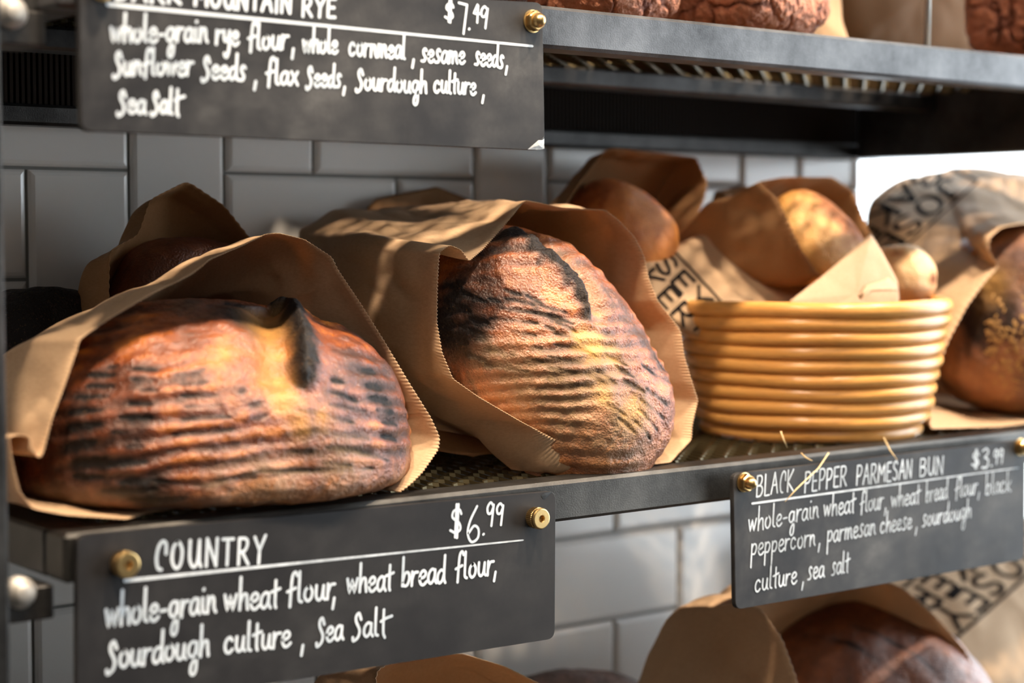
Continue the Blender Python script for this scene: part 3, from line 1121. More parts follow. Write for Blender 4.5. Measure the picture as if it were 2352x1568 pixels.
G1 = [c5(*g) for g in [
    ((470, 375), (620, 375)), ((460, 435), (610, 432)), ((410, 500), (590, 492)), ((375, 580), (560, 570)), ((360, 655), (550, 645)), ((350, 760), (520, 735)), ((390, 850), (560, 835)),
    ((580, 330), (640, 328)), ((720, 350), (850, 355)), ((710, 405), (850, 408)), ((760, 465), (860, 470)), ((700, 530), (820, 540)), ((650, 605), (825, 605)), ((610, 690), (800, 680)), ((690, 770), (790, 765)), ((580, 870), (800, 850)),
    ((940, 385), (1030, 378), (1110, 345)), ((970, 432), (1060, 428), (1130, 412)), ((980, 487), (1170, 475)), ((1000, 550), (1200, 535)), ((980, 620), (1250, 600)), ((930, 700), (1260, 670)), ((900, 790), (1300, 745)), ((900, 880), (1280, 840), (1480, 790), (1700, 790)),
    ((1290, 470), (1330, 455)), ((1340, 540), (1420, 525)), ((1360, 610), (1450, 590)),
    ((1770, 415), (1840, 435)), ((1760, 475), (1920, 525)), ((1770, 545), (1960, 580)), ((1600, 570), (1900, 640)), ((1540, 700), (1700, 680), (1980, 730)), ((1750, 770), (1900, 785), (2080, 840)), ((1740, 850), (1880, 870)), ((1960, 450), (2040, 465)), ((1960, 505), (2080, 525)), ((2010, 575), (2110, 590)), ((2050, 640), (2130, 655)), ((2060, 710), (2140, 735)), ((1950, 370), (2010, 375)),
    ((850, 950), (1100, 980), (1400, 900), (1700, 900), (2000, 880)), ((650, 960), (900, 950)), ((550, 1010), (850, 1000)), ((380, 930), (560, 930)), ((700, 1050), (1000, 1050)),
    ((1640, 280), (1660, 330), (1690, 350)), ((1630, 340), (1645, 385), (1670, 400)), ((1590, 400), (1610, 440), (1640, 455))]]
FLOORZ = SHELF + 0.0005
cen1 = P(462, 1000, 0.102)
cen1[2] = SHELF + 0.026
L1 = Loaf(cen1, ((1, 0, 0), (0, 1, 0), (0, 0, 1)), (0.122, 0.117, 0.091), 0.28, 2.35)
L1.eb = 4.5
l1 = L1.build('country_loaf', 'large dark crusted sourdough loaf with a burnt ear in the front left paper bag', 'bread', CRUST, 150, G1,
              ears=[([(618, 676), (655, 690), (672, 740), (680, 800), (688, 850), (700, 890)], 0.008, 0.011, 0.030, 0)] and
              [([(612, 678), (655, 690), (672, 740), (680, 800), (686, 860), (700, 910)], 0.009, 0.012, 0.030, -1)],
              gutc=0.5, crumbs=[(645, 800, 0.006, 0.8), (650, 860, 0.007, 0.9), (652, 920, 0.007, 0.8), (690, 970, 0.007, 0.7), (600, 770, 0.007, 0.4), (735, 962, 0.007, 0.6)],
              burns=[(480, 700, 0.045, 0.35), (800, 830, 0.02, 0.15), (600, 730, 0.018, 0.6), (240, 1120, 0.04, 0.16), (100, 1120, 0.05, 0.25), (400, 980, 0.04, -0.16), (520, 900, 0.05, -0.16), (860, 780, 0.025, 0.3), (920, 990, 0.02, 0.25)],
              flours=[(640, 1130, 0.022, 0.6), (520, 1150, 0.018, 0.45), (780, 1110, 0.022, 0.5)],
              bands=((0, 0.25, 1), 0.0105, 0.20), fine=0.0004, base_burn=0.47, lump=0.0032, seed=3, base_flour=0.25)

G2 = [c6(*g) for g in [
    ((950, 580), (1020, 620), (1090, 640)), ((1170, 570), (1260, 600)), ((1165, 615), (1330, 650)), ((1150, 670), (1340, 690)), ((1100, 720), (1350, 745)), ((1090, 770), (1340, 810)), ((1050, 830), (1370, 880)), ((1100, 890), (1380, 950)),
    ((1440, 740), (1560, 790)), ((1440, 795), (1580, 840)), ((1430, 855), (1610, 890)), ((1400, 920), (1640, 970)), ((1400, 980), (1560, 1010)), ((1400, 1040), (1640, 1090)), ((1340, 690), (1480, 720)),
    ((1910, 1090), (2010, 1180)), ((1880, 1150), (2000, 1250)), ((1870, 1200), (1970, 1310)), ((1950, 1010), (2040, 1100)), ((1760, 960), (1860, 1030)), ((1800, 1040), (1900, 1110)), ((1700, 900), (1830, 960)), ((1850, 1260), (1930, 1350)),
    ((900, 640), (1000, 690)), ((880, 800), (1000, 850)), ((1000, 720), (1090, 745)), ((960, 770), (1060, 800)), ((1090, 620), (1160, 640)), ((1280, 600), (1370, 640)), ((1360, 650), (1500, 690)), ((1400, 705), (1540, 750)), ((1380, 760), (1440, 780)),
    ((1080, 960), (1300, 1000)), ((1000, 910), (1090, 940)), ((1660, 1000), (1760, 1060)), ((1700, 1170), (1800, 1230)), ((1760, 1240), (1850, 1320)), ((1980, 950), (2020, 1010)), ((1900, 960), (1950, 1010)), ((1560, 870), (1660, 920)), ((1600, 1010), (1700, 1060))]]
right, up, tow = RIGHT, UP, -FWD
topdir = 0.50 * right + 0.42 * up + 0.75 * tow
longdir = 0.64 * right - 0.77 * up
cen2 = CAM + ray(1238, 835) * 1.225
L2 = Loaf(cen2, (longdir, (0, 0, 1), topdir), (0.103, 0.071, 0.068), 0.60, 2.25)
l2 = L2.build('country_loaf', 'lighter ridged sourdough loaf lying tilted in the middle paper bag', 'bread', CRUST2, 150, G2,
              ears=[(c6((1150, 255), (1240, 290), (1350, 370), (1450, 450), (1560, 560), (1605, 680), (1632, 785)), 0.0060, 0.013, 0.020, 1)],
              crumbs=[c6((1650, 860))[0] + (0.009, 0.85), c6((1590, 815))[0] + (0.007, 0.8), c6((1690, 1130))[0] + (0.007, 0.8), c6((1750, 900))[0] + (0.009, 0.4), c6((1850, 1190))[0] + (0.010, 0.6)],
              burns=[c6((900, 800))[0] + (0.022, 0.35), c6((900, 930))[0] + (0.02, 0.25), c6((900, 680))[0] + (0.018, 0.25), c6((1600, 1080))[0] + (0.022, 0.25), c6((1450, 1000))[0] + (0.02, 0.15), c6((1850, 1250))[0] + (0.016, 0.25), c6((1180, 330))[0] + (0.03, 0.3), c6((1750, 680))[0] + (0.035, 0.28), c6((1900, 900))[0] + (0.03, 0.15), c6((1500, 800))[0] + (0.04, -0.15)],
              flours=[c6((1300, 1120))[0] + (0.03, 0.7), c6((1500, 1250))[0] + (0.035, 0.8), c6((1700, 1380))[0] + (0.03, 0.7), c6((1850, 1430))[0] + (0.02, 0.5)],
              bands=(0.35 * longdir - 0.9 * (0.2 * right + 0.9 * up), 0.0095, 0.13), fine=0.0004, base_burn=0.46, lump=0.0032, seed=12, base_flour=0.7, groove_d=0.0010, groove_w=0.0014, gutc=0.15)

# ------------------------------------------------------------------ paper bags
def bag(name, label, rim, mat_, L=0.16, end=(0.0, 0.0), ex=0.9, ez=0.65, pinch=0.15, n=520, rows=34, zf=SHELF, crump=0.004, seed=1, teeth=0.0007, wall=WALL_Y - 0.003, axis=(0, 1, 0), group=None, smooth=3.0, avoid=(), stiff=0.0, back=None):
    r3 = np.array([P(*q) for q in rim])
    if zf is not None:
        r3[:, 2] = np.maximum(r3[:, 2], zf + 0.0012)
    cl = np.vstack([r3, r3[:1]])
    seg = np.linalg.norm(np.diff(cl, axis=0), axis=1)
    cum = np.concatenate([[0], np.cumsum(seg)])
    tt = np.linspace(0, cum[-1], n, endpoint=False)
    ring = np.stack([np.interp(tt, cum, cl[:, k]) for k in range(3)], 1)
    sp = cum[-1] / n
    wdt = max(1, int(smooth * 0.001 / sp))
    for _ in range(3):
        acc = ring * 0
        for k in range(-wdt, wdt + 1):
            acc += np.roll(ring, k, 0)
        ring = acc / (2 * wdt + 1)
    C = ring.mean(0)
    bring = None
    if back:
        b3 = np.array([P(*q) for q in back])
        bl_ = np.vstack([b3, b3[:1]])
        bc_ = np.concatenate([[0], np.cumsum(np.linalg.norm(np.diff(bl_, axis=0), axis=1))])
        bt = np.linspace(0, bc_[-1], n, endpoint=False)
        bring = np.stack([np.interp(bt, bc_, bl_[:, k]) for k in range(3)], 1)
        acc = bring * 0
        for k in range(-6, 7):
            acc += np.roll(bring, k, 0)
        bring = acc / 13
    ax = np.asarray(axis, float)
    ax /= np.linalg.norm(ax)
    base = ring[:, 2].min()
    V = []
    for k in range(rows):
        s = (k / (rows - 1)) ** 0.9
        shp = smooth01(np.array([(s - 0.35) / 0.65]))[0]
        sx = 1 + (ex - 1) * s
        sz = (1 + (ez - 1) * s) * (1 - (1 - pinch) * shp)
        p = ring.copy()
        rel = ring - C
        p[:, 0] = C[0] + rel[:, 0] * sx
        p[:, 2] = base + (ring[:, 2] - base) * sz
        p[:, 1] = C[1] + rel[:, 1] * (1 - s)
        p = p + ax * (L * s) + np.array([end[0], 0, end[1]]) * s
        if bring is not None:
            e_ = smooth01(np.array([s * 1.0]))[0] * 0.5 + s * 0.5
            p = ring + (bring - ring) * e_
            p[:, 1] = ring[:, 1] + (bring[:, 1] - ring[:, 1]) * s
        if k == 0:
            th = np.array([1.0, 0.0, -1.0, 0.0])[np.arange(n) % 4] * teeth * 1.05
            p = p + ax * th[:, None]
        out = rel.copy()
        out[:, 1] = 0
        out /= np.linalg.norm(out, axis=1)[:, None] + 1e-9
        ampl = crump * min(1, k / 4) * (1 - stiff)
        nz = np.abs(fbm(p, 17, 2, seed)) - 0.35
        nz2 = np.abs(fbm(p * [1, 0.6, 1], 40, 2, seed + 3)) - 0.3
        p = p + out * ((nz + 0.4 * nz2) * ampl * 2)[:, None]
        if k:
            for lf in avoid:
                for it in range(3):
                    q = (p - lf.c) @ lf.A.T / (lf.r * 1.035)
                    q[:, 2] = np.where(q[:, 2] < 0, q[:, 2] / lf.flat, q[:, 2])
                    f = (np.abs(q) ** lf.e).sum(1) ** (1 / lf.e)
                    m = f < 1
                    w_ = (1 / np.maximum(f, 0.3) - 1) * m
                    dlt = (p - lf.c) * w_[:, None] * min(1, k / 3)
                    p = p + dlt
        if zf is not None:
            p[:, 2] = np.maximum(p[:, 2], zf + 0.0006 + 0.0003 * (out[:, 2] < 0))
        p[:, 1] = np.minimum(p[:, 1], wall)
        V.append(p)
    V = np.vstack(V)
    Fc = []
    for k in range(rows - 1):
        for i in range(n):
            j = (i + 1) % n
            Fc.append((k * n + i, k * n + j, (k + 1) * n + j, (k + 1) * n + i))
    Fc.append(tuple((rows - 1) * n + i for i in range(n)))
    loc = (C[0], C[1] + L / 2, V[:, 2].min())
    o = mesh(name, V, Fc, mat_, True, loc)
    sm = o.modifiers.new('paper', 'SOLIDIFY')
    sm.thickness = 0.0004
    sm.offset = 0
    tag(o, label, 'bag', group)
    o_bvh[o.name] = (V, Fc)
    return o


o_bvh = {}

bag('paper_bag', 'kraft paper bag open around the front left burnt-ear loaf', [
    (330, 1180, .03), (290, 1192, .010), (150, 1182, .012), (75, 1168, .015), (45, 1130, .02), (28, 1060, .025), (21, 1003, .03), (48, 998, .03), (68, 1003, .028), (78, 1040, .022), (92, 1053, .02), (100, 1036, .024),
    (120, 960, .028), (150, 880, .034), (178, 800, .04), (182, 780, .04), (250, 732, .05), (350, 674, .06), (440, 630, .07), (468, 608, .075), (480, 596, .078), (560, 562, .09), (612, 537, .1), (640, 535, .1), (700, 550, .1),
    (762, 590, .09), (775, 618, .088), (830, 700, .07), (880, 780, .055), (940, 880, .04), (990, 960, .03), (1010, 1005, .025), (1007, 1032, .022), (970, 1085, .015), (945, 1110, .012), (918, 1131, .012), (880, 1120, .035), (700, 1140, .05), (500, 1150, .05)],
    KRAFT, L=0.150, end=(-0.01, 0), ex=0.97, ez=0.88, seed=2, avoid=(L1,), pinch=0.8, crump=0.0035, smooth=1.6, n=1240)
bag('paper_bag', 'kraft paper bag open around the tilted loaf in the middle of the shelf', [
    (1207, 460, .085), (1240, 466, .085), (1290, 477, .085), (1390, 482, .085), (1420, 505, .08), (1458, 545, .075), (1480, 590, .07), (1490, 640, .065), (1510, 690, .06), (1545, 735, .055), (1563, 760, .05), (1572, 820, .045), (1590, 880, .04), (1603, 920, .04),
    (1590, 975, .035), (1588, 1010, .03), (1555, 1045, .025), (1540, 1065, .02), (1480, 1074, .018), (1400, 1070, .018), (1330, 1037, .02), (1200, 970, .025), (1100, 912, .03), (1040, 870, .035), (1015, 810, .04), (1003, 740, .045), (1004, 660, .045),
    (1007, 600, .045), (1010, 578, .045), (1034, 563, .05), (1060, 574, .05), (1077, 600, .046), (1110, 572, .055), (1160, 515, .068), (1197, 470, .083)],
    KRAFT, L=0.2, back=[(960, 470, .262), (1080, 476, .262), (1125, 520, .262), (1142, 640, .262), (1150, 800, .262), (1140, 920, .262), (1100, 1000, .262), (1000, 1000, .262), (800, 985, .262), (705, 955, .262), (692, 820, .262), (688, 640, .262), (690, 530, .262), (762, 482, .262)], seed=5, crump=0.0035, smooth=1.6, n=1240, pinch=0.88, avoid=(L2,))

# ------------------------------------------------------------------ coiled proofing basket
bc = P(1862, 1000, 0.108)
BX, BY = bc[0], bc[1]
COIL = None
m, nt, b = mat('basket_cane')
g1 = tex(nt, 26, 5, 0.6, (1, 1, 8))
g2 = tex(nt, 160, 4, 0.7, (0.25, 0.25, 6))
cc = mix(nt, g1, (0.60, 0.235, 0.042), (0.86, 0.47, 0.15))
cc = mix(nt, ramp(nt, g2, [(0.56, gray(0)), (0.74, gray(0.85))]), cc, (0.17, 0.065, 0.018))
nt.links.new(cc, b.inputs['Base Color'])
b.inputs['Roughness'].default_value = 0.26
bump(nt, b, g2, 0.25, 0.001)
COIL = m
basket = empty('proofing_basket', (BX, BY, SHELF))
tag(basket, 'round coiled cane basket at the shelf edge holding bagged rolls', 'basket')
NC = 10
ch = 0.0108
for k in range(NC):
    mb = MB()
    rad = 0.0865 + 0.0185 * (k / (NC - 1)) ** 0.9
    z = SHELF + 0.0048 + k * ch
    if k == 0:
        rad -= 0.003
    pts = []
    for i in range(120):
        an = 2 * math.pi * i / 120
        zz = z + 0.0012 * math.sin(an + 1.2) * (k / NC) + 0.0004 * math.sin(an * 5 + k)
        rr = rad + 0.0005 * math.sin(an * 3 + k * 2.1)
        pts.append((BX + rr * math.cos(an), BY + rr * math.sin(an), zz))
    # closed ring
    seg = 14
    vs, fs = [], []
    for i in range(120):
        an = 2 * math.pi * i / 120
        for j in range(seg):
            a = 2 * math.pi * j / seg
            hr = 0.0057 if k < NC - 1 else 0.0062
            vs.append((pts[i][0] + math.cos(an) * math.cos(a) * 0.0058, pts[i][1] + math.sin(an) * math.cos(a) * 0.0058, pts[i][2] + math.sin(a) * hr))
    for i in range(120):
        for j in range(seg):
            i2, j2 = (i + 1) % 120, (j + 1) % seg
            fs.append((i * seg + j, i2 * seg + j, i2 * seg + j2, i * seg + j2))
    mb.add(vs, fs)
    mb.build('coil', COIL, basket, loc=(BX, BY, z), smooth=True)
mb = MB()
mb.lathe((BX, BY, SHELF + 0.001), (0, 0, 1), [(0, 0.03), (0, 0.082), (0.005, 0.082), (0.005, 0.03), (0.005, 0.001)], 64)
mb.build('base', COIL, basket, loc=(BX, BY, SHELF))

# flour smudges are wiped on the left of three coils
FL = m_simple('flour_smudge', (0.80, 0.72, 0.62), 0.8, 0, 200, 0.2)

# ------------------------------------------------------------------ bags and rolls in the basket and behind it
def printed(o, quad, lines, wpx, frame=True, aspect=None, part='printed_logo'):
    """block lettering printed on a bag: quad = photo pixels of the print's corners (top left, top right, bottom right, bottom left)"""
    V, Fc = o_bvh[o.name]
    bvh = BVHTree.FromPolygons([Vector(v) for v in V], [f for f in Fc])
    hp, hn = [], []
    for i in range(13):
        for j in range(13):
            u, t = i / 12, j / 12
            q = [quad[0][k] * (1 - u) * (1 - t) + quad[1][k] * u * (1 - t) + quad[2][k] * u * t + quad[3][k] * (1 - u) * t for k in (0, 1)]
            h = bvh.ray_cast(Vector(CAM), Vector(ray(*q)))
            if h[0]:
                v = np.array(h[1])
                hp.append(np.array(h[0]))
                hn.append(v if v.dot(CAM - hp[-1]) > 0 else -v)
    if len(hp) < 6:
        print('NO PRINT', o.name)
        return None
    pc, nrm = np.mean(hp, 0), np.mean(hn, 0)
    nrm /= np.linalg.norm(nrm)
    tl, tr, br, bl = [CAM + np.array(ray(*q)) * ((pc - CAM).dot(nrm) / np.array(ray(*q)).dot(nrm)) for q in quad]
    wm = np.linalg.norm(tr - tl)
    hm = np.linalg.norm(bl - tl)
    strokes = []
    if frame:
        fr = []
        cor = [(0, 0), (1, 0), (1, 1), (0, 1), (0, 0)]
        for a, b_ in zip(cor[:-1], cor[1:]):
            strokes.append((np.array([[a[0] + (b_[0] - a[0]) * t, a[1] + (b_[1] - a[1]) * t] for t in np.linspace(0, 1, 40)]), wpx * 0.7))
    nl = len(lines)
    for k, txt in enumerate(lines):
        ss, tot = word_strokes(txt, CAPS, 0.0)
        y0, y1 = 0.08 + k * 0.88 / nl, 0.08 + (k + 0.84) * 0.88 / nl
        for p in ss:
            q = []
            for i in range(len(p) - 1):
                for t in (0, .33, .66):
                    q.append(p[i] * (1 - t) + p[i + 1] * t)
            q.append(p[-1])
            q = np.array(q)
            strokes.append((np.stack([0.06 + q[:, 0] / tot * 0.90, y1 - q[:, 1] * (y1 - y0)], 1), wpx))
    PV, PF = [], []
    for q, wd in strokes:
        v, f = ribbon(q * [wm, hm], wd)
        n = len(PV)
        ok = True
        loc = []
        for x in v:
            u, t = x[0] / wm, x[1] / hm
            q = [quad[0][k] * (1 - u) * (1 - t) + quad[1][k] * u * (1 - t) + quad[2][k] * u * t + quad[3][k] * (1 - u) * t for k in (0, 1)]
            h = bvh.ray_cast(Vector(CAM), Vector(ray(*q)))
            if h[0] is None:
                loc.append(None)
            else:
                m_ = np.array(h[1])
                if m_.dot(CAM - np.array(h[0])) < 0:
                    m_ = -m_
                loc.append(np.array(h[0]) + m_ * 0.0006)
        for x in loc:
            PV.append(x if x is not None else np.zeros(3))
        for g in f:
            if all(loc[i] is not None for i in g):
                PF.append(tuple(i + n for i in g))
    used = sorted({i for f in PF for i in f})
    mp = {u: i for i, u in enumerate(used)}
    if not PF:
        return None
    return mesh(part, [PV[i] for i in used], [tuple(mp[i] for i in f) for f in PF], INK, False, tuple(o.location), o)



def pouch(name, label, outline, mat_, bulge=0.02, back=0.02, n=160, rows=16, seed=1, crump=0.003, group=None, wall=WALL_Y - 0.004, zf=None, teeth=0.0, smooth=4.0):
    """a closed, flattened paper bag: outline photo pixels with their depths, a swollen near face and a far face"""
    r3 = np.array([P(*q) for q in outline])
    cl = np.vstack([r3, r3[:1]])
    cum = np.concatenate([[0], np.cumsum(np.linalg.norm(np.diff(cl, axis=0), axis=1))])
    tt = np.linspace(0, cum[-1], n, endpoint=False)
    ring = np.stack([np.interp(tt, cum, cl[:, k]) for k in range(3)], 1)
    wdt = max(1, int(smooth * 0.001 / (cum[-1] / n)))
    acc = ring * 0
    for k in range(-wdt, wdt + 1):
        acc += np.roll(ring, k, 0)
    ring = acc / (2 * wdt + 1)
    C = ring.mean(0)
    _, _, vt = np.linalg.svd(ring - C)
    nr = vt[2] if vt[2].dot(CAM - C) > 0 else -vt[2]
    V, Fc = [], []
    for sgn, dep in ((1, bulge), (-1, back)):
        for k in range(rows):
            s = k / (rows - 1)
            if sgn < 0 and k == 0:
                continue
            p = ring + (C - ring) * (s * 0.985)
            h = dep * math.sqrt(1 - (1 - s) ** 2) * sgn
            nz = (np.abs(fbm(p, 15, 2, seed)) - 0.3) + 0.4 * (np.abs(fbm(p, 38, 2, seed + 2)) - 0.3)
            p = p + nr * (h + nz * crump * 2 * min(1, s * 4))[:, None]
            if zf is not None:
                p[:, 2] = np.maximum(p[:, 2], zf)
            p[:, 1] = np.minimum(p[:, 1], wall)
            V.append(p)
    V = np.vstack(V)
    for k in range(rows - 1):
        for i in range(n):
            j = (i + 1) % n
            Fc.append((k * n + i, k * n + j, (k + 1) * n + j, (k + 1) * n + i))
    Fc.append(tuple((rows - 1) * n + i for i in range(n)))
    for k in range(rows - 1):
        a0 = 0 if k == 0 else (rows + k - 1) * n
        b0 = (rows + k) * n
        for i in range(n):
            j = (i + 1) % n
            Fc.append((a0 + j, a0 + i, b0 + i, b0 + j))
    Fc.append(tuple((2 * rows - 2) * n + i for i in range(n))[::-1])
    o = mesh(name, V, Fc, mat_, True, (C[0], C[1], V[:, 2].min()))
    tag(o, label, 'bag', group)
    o_bvh[o.name] = (V, Fc)
    return o


def simple_loaf(name, label, px, py, Y, axes, radii, mat_, flat=0.5, e=2.2, zc=None, cat='bread', **kw):
    c = P(px, py, Y)
    if zc is not None:
        c[2] = zc
    L = Loaf(c, axes, radii, flat, e)
    return L, L.build(name, label, cat, mat_, **kw)


XYZ = ((1, 0, 0), (0, 1, 0), (0, 0, 1))
# --- in and above the basket
pouch_bag = pouch('paper_bag', 'printed kraft paper bag slumped over the left rim of the coiled basket', [
    (1600, 770, .130), (1500, 720, .150), (1470, 600, .175), (1560, 560, .18), (1640, 520, .185), (1722, 497, .19), (1765, 535, .18), (1812, 590, .165), (1872, 632, .15), (1900, 690, .135), (1880, 760, .12), (1740, 775, .12)],
    KRAFT, 0.008, 0.010, seed=21)
printed(pouch_bag, [(1452, 475), (1660, 697), (1540, 810), (1332, 588)], ['JOSEY', 'BAKER', 'BREAD'], 0.0030)
Lg, gl = simple_loaf('roll', 'golden roll poking out of a torn brown bag in the coiled basket', 1890, 572, 0.120, (0.7 * right - 0.62 * up + 0.3 * tow, (0, 0, 1), 0.40 * right + 0.5 * up + 0.75 * tow), (0.055, 0.034, 0.029), GOLD, 0.8, 2.2, n=60,
    burns=[(1940, 500, 0.022, 0.3), (1985, 545, 0.018, 0.35), (1860, 440, 0.02, 0.25)], base_burn=0.25, lump=0.003, seed=41, base_flour=0.1)
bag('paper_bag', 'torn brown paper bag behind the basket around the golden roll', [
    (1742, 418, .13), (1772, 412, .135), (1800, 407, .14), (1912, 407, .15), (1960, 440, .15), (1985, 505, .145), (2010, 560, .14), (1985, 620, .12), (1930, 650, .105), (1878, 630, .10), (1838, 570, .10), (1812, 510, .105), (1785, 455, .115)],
    KRAFT_SHADE, L=0.11, end=(-0.05, -0.02), ex=0.8, ez=0.7, zf=None, seed=33, crump=0.004, pinch=0.35, smooth=3, n=360, wall=0.283)
Lb, bl = simple_loaf('roll', 'pale round roll at the right end of the basket beside the wrapper', 2066, 640, 0.085, XYZ, (0.024, 0.030, 0.026), BUN, 0.9, 2.1, n=50, burns=[(2060, 585, 0.010, 0.4), (2140, 640, 0.006, 0.8)], base_burn=0.22, lump=0.004, seed=51, base_flour=0)
pouch('paper_bag', 'pale serrated paper sleeve standing in front in the basket', [
    (2000, 535, .060), (2030, 585, .055), (2062, 645, .05), (2066, 684, .046), (2062, 760, .042), (1985, 775, .04), (1900, 765, .045), (1830, 745, .055), (1812, 692, .06), (1890, 632, .062), (1955, 577, .062)],
    KRAFT_P, 0.004, 0.012, seed=35, crump=0.0012, n=200, smooth=1)
sl_flap = pouch('paper_scrap', 'small toothed flap of pale paper folded over the basket rim', [
    (1978, 690, .024), (1978, 672, .025), (2010, 668, .025), (2066, 668, .027), (2060, 655, .03), (2040, 636, .033), (1985, 655, .03), (1970, 680, .026)], KRAFT_P, 0.002, 0.001, n=120, rows=6, seed=3, crump=0.0006, smooth=1)
sl_flap['category'] = 'paper'
# --- orange loaf in a bag at the back
Lo, ol = simple_loaf('loaf', 'orange brown loaf in the shadowed bag under the upper shelf', 1428, 535, 0.215, (0.6 * right - 0.55 * up + 0.5 * tow, (0, 0, 1), 0.3 * right + 0.8 * up + 0.5 * tow), (0.050, 0.040, 0.038), ORANGE, 0.8, 2.1, n=50,
    burns=[(1350, 450, 0.03, 0.4), (1500, 450, 0.015, 0.3)], base_burn=0.42, lump=0.003, seed=61, base_flour=0)
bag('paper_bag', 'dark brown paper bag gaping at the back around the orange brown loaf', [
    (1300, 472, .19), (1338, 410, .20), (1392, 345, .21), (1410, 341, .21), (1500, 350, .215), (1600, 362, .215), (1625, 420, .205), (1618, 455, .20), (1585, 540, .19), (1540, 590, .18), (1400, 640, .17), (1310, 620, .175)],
    KRAFT_SHADE, L=0.075, ex=0.85, ez=0.85, zf=None, seed=37, crump=0.003, pinch=0.5, n=300, wall=0.285)
pouch('paper_bag', 'crumpled dark paper bag between the two rear bags', [(1630, 480, .235), (1640, 440, .24), (1700, 430, .245), (1760, 440, .24), (1745, 520, .22), (1680, 560, .20), (1600, 580, .19)], KRAFT_SHADE, 0.01, 0.008, seed=5, crump=0.005)
# --- seeded loaf and its large printed bag on the right
Ls, sl = simple_loaf('seeded_loaf', 'dark seeded loaf standing in the large printed bag at the right end', 2330, 800, 0.085, XYZ, (0.078, 0.075, 0.088), None, 0.9, 2.3, zc=SHELF + 0.080, n=90,
    burns=[(2290, 720, 0.03, 0.5), (2230, 740, 0.018, 0.5), (2310, 620, 0.03, 0.45), (2200, 900, 0.03, 0.15)], crumbs=[(2270, 650, 0.016, 0.45)], base_burn=0.32, lump=0.005, seed=71, base_flour=0.2)
SEEDC = m_crust('seeded_crust', [(0.0, (0.52, 0.22, 0.07)), (0.35, (0.33, 0.11, 0.03)), (0.7, (0.10, 0.034, 0.016)), (1.0, (0.025, 0.014, 0.012))], rough=0.42, bscale=150, bstr=0.8)
sl.data.materials.append(SEEDC)
SEEDM = m_simple('oat_flakes', (0.50, 0.28, 0.10), 0.55, 0, 40, 0.3)
rs = random.Random(8)
mb = MB()
sv = Ls.verts
cand = [i for i in range(len(sv)) if sv[i][1] < 0.06 and sv[i][2] < SHELF + 0.11 and sv[i][2] > SHELF + 0.01]
for i in rs.sample(cand, min(900, len(cand))):
    p = Vector(sv[i])
    nrm = (p - Vector(Ls.c)).normalized()
    if rs.random() > math.exp(-((p.z - SHELF - 0.062) / 0.035) ** 2):
        continue
    t1 = nrm.orthogonal().normalized()
    t1.rotate(Matrix.Rotation(rs.uniform(0, 6.28), 3, nrm))
    t2 = nrm.cross(t1)
    a, b_ = rs.uniform(0.0014, 0.0030), rs.uniform(0.0009, 0.0016)
    vs = [p + nrm * 0.0010]
    for k in range(8):
        an = k * math.pi / 4
        vs.append(p + t1 * math.cos(an) * a + t2 * math.sin(an) * b_ + nrm * 0.0002)
    mb.add(vs, [(0, 1 + k, 1 + (k + 1) % 8) for k in range(8)])
so = mb.build('seed_topping', SEEDM, sl, loc=tuple(sl.location), smooth=True)
so['kind'] = 'stuff'
b9 = bag('paper_bag', 'large printed paper bag standing at the right end around the seeded loaf', [
    (2352, 513, .05), (2300, 522, .05), (2272, 548, .048), (2270, 575, .046), (2294, 612, .044), (2260, 650, .042), (2220, 705, .038), (2180, 780, .034), (2152, 850, .032), (2138, 900, .032), (2136, 985, .03), (2300, 1000, .025), (2560, 960, .04), (2660, 820, .08), (2620, 620, .09), (2480, 520, .07)],
    KRAFT, L=0.2, back=[(2230, 385, .262), (2150, 395, .262), (2080, 405, .262), (2020, 440, .262), (1990, 470, .262), (1985, 560, .262), (1990, 700, .262), (2000, 820, .262), (2020, 890, .262), (2100, 905, .262), (2250, 905, .262), (2400, 900, .262), (2480, 820, .262), (2470, 600, .262), (2380, 400, .262)], seed=45, crump=0.0028, pinch=0.98, smooth=3, n=560)
printed(b9, [(2245, 418), (1990, 650), (1870, 590), (2125, 358)], ['JOSEY', 'BAKER'], 0.0052)
# --- shadowed bags and loaves at the back left
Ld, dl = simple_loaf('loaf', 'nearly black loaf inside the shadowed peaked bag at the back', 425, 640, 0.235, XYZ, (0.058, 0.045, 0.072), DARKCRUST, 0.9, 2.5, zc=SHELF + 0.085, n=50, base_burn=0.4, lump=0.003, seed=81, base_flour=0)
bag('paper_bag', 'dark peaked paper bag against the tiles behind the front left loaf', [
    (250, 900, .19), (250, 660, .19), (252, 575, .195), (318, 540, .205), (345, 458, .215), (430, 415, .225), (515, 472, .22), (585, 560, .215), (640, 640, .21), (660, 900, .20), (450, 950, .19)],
    KRAFT_SHADE, L=0.062, end=(-0.01, -0.01), ex=0.95, ez=0.9, seed=47, crump=0.003, pinch=0.5, n=340, wall=0.286)
pouch('paper_bag', 'dark pointed bag end behind the middle bag near the tiles', [(840, 480, .276), (862, 457, .276), (1003, 428, .277), (1090, 462, .276), (1120, 520, .275), (1100, 640, .275), (900, 650, .275), (830, 560, .275)], KRAFT_SHADE, 0.004, 0.004, seed=9)
simple_loaf('loaf', 'charred black loaf half hidden at the far left behind the front bag', 95, 730, 0.247, XYZ, (0.060, 0.034, 0.060), DARKCRUST, 0.9, 2.4, zc=SHELF + 0.062, n=50, base_burn=1.0, lump=0.004, seed=83, base_flour=0)
